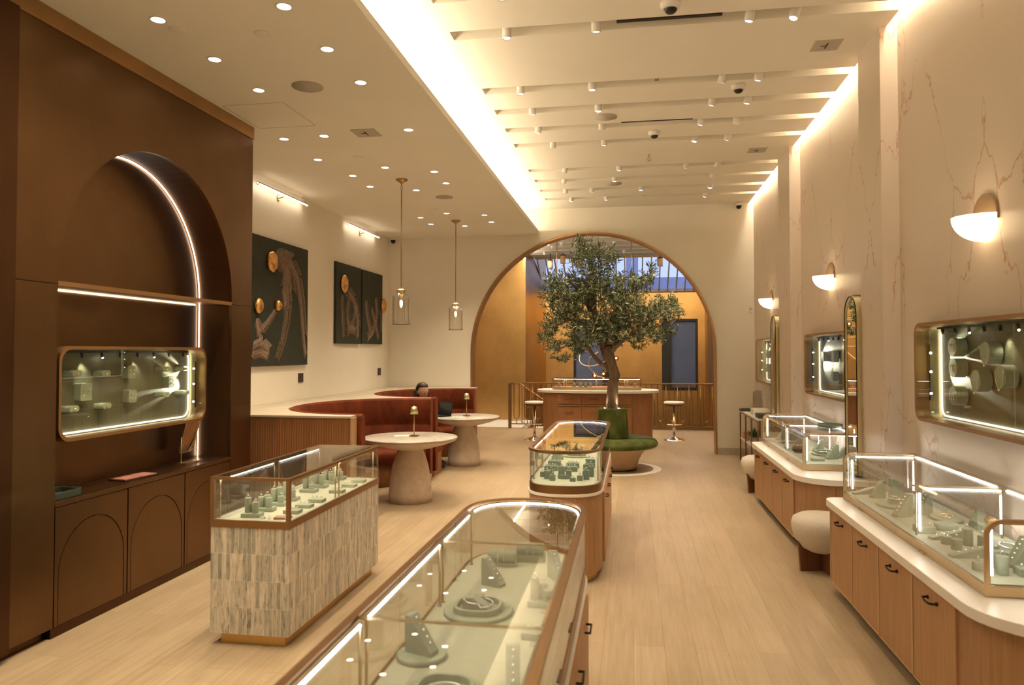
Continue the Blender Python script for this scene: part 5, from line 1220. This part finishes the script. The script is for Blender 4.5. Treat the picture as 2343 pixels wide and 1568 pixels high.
t = T('descending_handrail', 'slanted bronze handrail of the stair going down behind the railing', 'railing', (-2.3, 17.5, 0))
p0, p1 = Vector((-.35, 0, .98)), Vector((1.6, 0, -.35))
MB().tube([(-.6, 0, .98), p0, p1], .018, 10).build('handrail', 'brownmetal', t); MB().tube([(-.6, 0, .1), (-.35, 0, .1), (1.6, 0, -1.23)], .010, 8).build('bottom_rail', 'brownmetal', t)
for k in range(12):
    f = (k + .5) / 12; q = p0.lerp(p1, f)
    MB().tube([(q.x, 0, q.z), (q.x, 0, q.z - .88)], .007, 6).build('baluster', 'brownmetal', t)
# chandelier
t = T('brass_chandelier', 'looping brass chandelier with amber globes hanging behind the tree', 'chandelier', (-.75, 15.3, 4.3))
for x in (-.80, .74): MB().tube([(x, 0, 0), (x, 0, -1.55)], .009, 8).lathe([(.05, 0), (.045, -.02), (.012, -.03)], (x, 0, 0), 20).build('rod', 'brownmetal', t)
MB().tube([(.06, 0, 0), (.06, .0, -2.75)], .005, 6).build('cord', 'brownmetal', t)
def loop(c, a, b_, ph, t0=0, t1=360): return [(c[0] + a * cos(R(q)) * cos(ph) - b_ * sin(R(q)) * sin(ph), .25 * sin(R(q) + ph), c[1] + a * cos(R(q)) * sin(ph) + b_ * sin(R(q)) * cos(ph)) for q in range(t0, t1 + 1, 10)]
for c, a, b_, ph in (((.05, -2.55), .42, .24, .5), ((.25, -2.15), .40, .26, -.5), ((-.25, -1.75), .62, .28, .2), ((.2, -1.6), .60, .30, -.3)):
    MB().tube(loop(c, a, b_, ph), .010, 8).build('loop', 'brass', t)
for x, z in ((-.02, -3.04), (.34, -2.00), (.42, -2.68), (-.45, -1.70), (.16, -3.0), (.62, -1.62)):
    g = MB().ball((x, -.02, z), .055, 18, 12).build('globe', 'amber', t); MB().ball((x, -.02, z), .018, 10, 8).build('bulb', 'bulb', g)
MB().tube([(-.02, -.02, -3.0), (-.16, 0, -2.85), (-.13, 0, -2.68), (.05, 0, -2.55)], .010, 8).tube([(-.02, -.02, -3.04), (.20, 0, -3.09)], .009, 8).build('arm', 'brass', t)
# big hanging fixtures under the back ceiling
for x, z, l in ((-2.10, 4.02, 'leftmost'), (-1.77, 4.14, 'second'), (-1.38, 4.02, 'third'), (.70, 4.02, 'rightmost')):
    q = T('track_head', 'large tan projector head under the back ceiling, ' + l, 'spotlight', (x, 19.0, z), 0, 'projector heads')
    MB().tube([(0, 0, -.10), (0, 0, .10)], .07, 20).build('head', 'mullion', q); MB().tube([(0, 0, .10), (0, 0, .125)], .072, 20).build('cap', 'black', q); MB().tube([(0, 0, .12), (0, 0, 4.3 - z)], .012, 8).build('stem', 'black', q)
tag(MB().box(-2.6, 1.9, 13.28, 13.36, 3.90, 3.915).build('added_arch_uplight', 'cove'), 'added hidden uplight strip behind the arch wall, brightening the back ceiling', 'light strip')  # unseen strip added to lift the ceiling beyond the arch
# left cove strip, then a right strip and washers added for extra light
tag(MB().box(-2.74, -2.70, 13.5, 18.7, 4.14, 4.16).build('stair_cove_strip', 'cove'), 'warm cove strip along the left edge of the back ceiling', 'light strip')
tag(MB().box(1.955, 1.99, 13.5, 19.6, 4.10, 4.12).build('added_right_strip', 'cove'), 'added warm strip brightening the back room along its right ceiling edge', 'light strip')
for k, (x, y, tx, ty, tz, pw) in enumerate([(-3.6, 17.2, -3.7, 18.8, .3, 60), (-.2, 18.6, -.2, 21.2, .2, 45), (1.2, 18.6, 1.2, 21.2, .2, 45), (-2.2, 18.6, -2.3, 21.2, .6, 45), (1.2, 15.5, 2.0, 16.5, .8, 90), (-1.9, 17.6, -2.6, 19.4, 1.6, 120)]):
    q = T('added_wash_spot', 'added washer spot brightening the back room, ' + ['above the pale landing', 'centre', 'right', 'left by the stair', 'near the right side wall', 'aimed at the left return wall'][k], 'spotlight', (x, y, 4.22), 0, 'added washer spots on the back ceiling')
    MB().tube([(0, 0, 0), (0, 0, .08)], .035, 16).build('can', 'whitep', q)
    o = spot((0, 0, -.02), pw, 100, WARM2, .9, None, .05, q); o.rotation_euler = (Vector((tx, ty, tz)) - Vector((x, y, 4.2))).to_track_quat('-Z', 'Y').to_euler()

# ================================================================ PERSON IN THE FARTHER BOOTH
t = T('person', 'seated person with dark curly hair working at a laptop in the farther booth', 'person', (-3.29, 10.56, 0), 0)
J = {'pel': (0, 0, .63), 'wai': (.02, 0, .74), 'che': (.08, 0, .90), 'nec': (.17, -.01, 1.02), 'hd': (.20, -.015, 1.06),
     'sl': (.10, .17, .95), 'el': (.05, .28, .76), 'wl': (.17, .27, .80), 'sr': (.12, -.16, .95), 'er': (.19, -.08, .76), 'wr': (.26, .15, .80),
     'hl': (.02, .10, .59), 'kl': (.38, .22, .57), 'al': (.40, .26, .12), 'tl': (.50, .33, .045), 'hr': (.02, -.10, .59), 'kr': (.40, .04, .57), 'ar': (.42, .06, .12), 'tr': (.54, .10, .045)}
E_ = [('pel', 'wai'), ('wai', 'che'), ('che', 'nec'), ('nec', 'hd'), ('che', 'sl'), ('sl', 'el'), ('el', 'wl'), ('che', 'sr'), ('sr', 'er'), ('er', 'wr'), ('pel', 'hl'), ('hl', 'kl'), ('kl', 'al'), ('al', 'tl'), ('pel', 'hr'), ('hr', 'kr'), ('kr', 'ar'), ('ar', 'tr')]
RD = {'pel': .13, 'wai': .115, 'che': .13, 'nec': .05, 'hd': .05, 'sl': .06, 'el': .042, 'wl': .028, 'sr': .06, 'er': .042, 'wr': .028, 'hl': .09, 'kl': .06, 'al': .038, 'tl': .035, 'hr': .09, 'kr': .06, 'ar': .038, 'tr': .035}
def skin_obj(name, J, E_, RD, mat, parent, root, sub=2):
    ks = list(J); me = bpy.data.meshes.new(name); me.from_pydata([J[k] for k in ks], [(ks.index(a), ks.index(b)) for a, b in E_], [])
    o = bpy.data.objects.new(name, me); COL.objects.link(o); o.parent = parent; me.materials.append(M[mat])
    o.modifiers.new('skin', 'SKIN').use_smooth_shade = True
    if not me.skin_vertices: bpy.context.view_layer.update()
    lay = me.skin_vertices[0].data if me.skin_vertices else None
    if lay is None: return o
    for i, k in enumerate(ks): lay[i].radius = (RD[k], RD[k]); lay[i].use_root = (k == root)
    s_ = o.modifiers.new('sub', 'SUBSURF'); s_.levels = sub; s_.render_levels = sub
    return o
def ensure_skin(o):
    bpy.context.view_layer.objects.active = o
    with bpy.context.temp_override(object=o, active_object=o): bpy.ops.mesh.customdata_skin_add()
def skinned(name, J, E_, RD, mat, parent, root, sub=2):
    ks = list(J); me = bpy.data.meshes.new(name); me.from_pydata([J[k] for k in ks], [(ks.index(a), ks.index(b)) for a, b in E_], [])
    o = bpy.data.objects.new(name, me); COL.objects.link(o); o.parent = parent; me.materials.append(M[mat])
    ensure_skin(o)
    for i, k in enumerate(ks): me.skin_vertices[0].data[i].radius = (RD[k], RD[k]); me.skin_vertices[0].data[i].use_root = (k == root)
    m_ = o.modifiers.new('skin', 'SKIN'); m_.use_smooth_shade = True
    s_ = o.modifiers.new('sub', 'SUBSURF'); s_.levels = sub; s_.render_levels = sub
    return o
skinned('body', J, E_, RD, 'coat', t, 'pel')
hdc = Vector((.235, -.03, 1.155)); fr = Matrix.Rotation(R(-42), 3, 'Z') @ Matrix.Rotation(R(12), 3, 'Y')
def headf(q):
    x, y, z = q
    if z < 0: x *= 1 - .18 * (-z / .115); y *= 1 - .30 * (-z / .115) ** 1.5
    if x > 0: x += .018 * math.exp(-((y / .014) ** 2)) * math.exp(-(((z + .015) / .022) ** 2)); x += .006 * math.exp(-((y / .02) ** 2)) * math.exp(-(((z + .062) / .010) ** 2)); x -= .006 * (math.exp(-(((abs(y) - .03) / .014) ** 2)) * math.exp(-(((z - .01) / .014) ** 2)))
    return fr @ Vector((x, y, z))
MB().ball(hdc, (.095, .075, .118), 40, 30, headf).tube([hdc + Vector((-.05, .01, -.07)), hdc + Vector((-.07, .015, -.16))], [.05, .052], 14).build('head', 'skin', t)
b = MB(); b2 = MB()
for s_ in (-1, 1):
    q = hdc + fr @ Vector((.078, s_ * .030, .010)); b.ball(q, (.010, .012, .007), 10, 8); b2.ball(q + fr @ Vector((.007, 0, 0)), (.005, .006, .006), 8, 6)
    MB().ball(hdc + fr @ Vector((0, s_ * .076, -.005)), (.016, .007, .028), 10, 8).build('ear', 'skin', t)
b.build('eyes', 'eye', t); b2.build('irises', 'hair', t)
MB().tube([hdc + fr @ Vector((.083, -.022, -.062)), hdc + fr @ Vector((.090, 0, -.060)), hdc + fr @ Vector((.083, .022, -.062))], [.003, .006, .003], 8).build('mouth', 'lips', t)
MB().ball(hdc + fr @ Vector((-.022, 0, .028)), (.108, .098, .118), 36, 24, lambda q: fr @ Vector((q.x if q.x < -.005 or q.z > .065 else -.005 + .3 * max(0, q.z - .03), q.y, q.z)) * (1 + .035 * sin(q.x * 110) * sin(q.y * 90) * cos(q.z * 70))).build('hair', 'hair', t)
b = MB()
for k in range(26):
    a = R(100 + 160 * k / 25); p = hdc + fr @ Vector((.085 * cos(a) - .02, .088 * sin(a), .02)); pts = [p + Vector((.012 * sin(i * 1.7 + k), .012 * cos(i * 1.9 + k), -.035 * i)) + fr @ Vector((.012 * cos(a), .014 * sin(a), 0)) * i * .5 for i in range(7)]
    b.tube(pts, [.022, .024, .024, .022, .02, .016, .008], 7)
b.build('curls', 'hair', t)
MB().tube([hdc + fr @ Vector((.098, s * .031 + .017 * cos(R(a)), .008 + .014 * sin(R(a)))) for s in (-1,) for a in range(0, 361, 24)], .0014, 5).tube([hdc + fr @ Vector((.098, .031 + .017 * cos(R(a)), .008 + .014 * sin(R(a)))) for a in range(0, 361, 24)], .0014, 5).tube([hdc + fr @ Vector((.099, -.014, .010)), hdc + fr @ Vector((.099, .014, .010))], .0014, 5).build('glasses', 'black', t)
for wk, sgn, nm in (('wl', 1, 'hand'), ('wr', -1, 'hand')):
    w0 = Vector(J[wk]); d = Vector((.55, .84, -.1)).normalized(); sd = Vector((-d.y, d.x, 0)).normalized() * sgn
    HJ = {'w': tuple(w0), 'p': tuple(w0 + d * .045), 'm': tuple(w0 + d * .075)}; HE = [('w', 'p'), ('p', 'm')]; HR = {'w': .022, 'p': .026, 'm': .022}
    for i, (o_, ln) in enumerate(((.026, .062), (.009, .072), (-.009, .066), (-.025, .052))):
        prev = 'm'
        for j, f in enumerate((.25, .62, 1.0)):
            key = 'f%d%d' % (i, j); HJ[key] = tuple(w0 + d * (.082 + ln * f) + sd * -o_ * (1 + .1 * f) + Vector((0, 0, -.012 * f * f - .002))); HR[key] = .0085 - .001 * j; HE.append((prev, key)); prev = key
    HJ['t0'] = tuple(w0 + d * .055 - sd * .034); HJ['t1'] = tuple(w0 + d * .085 - sd * .048 + Vector((0, 0, -.01))); HR['t0'] = .011; HR['t1'] = .008; HE += [('p', 't0'), ('t0', 't1')]
    skinned(nm, HJ, HE, HR, 'skin', t, 'w')
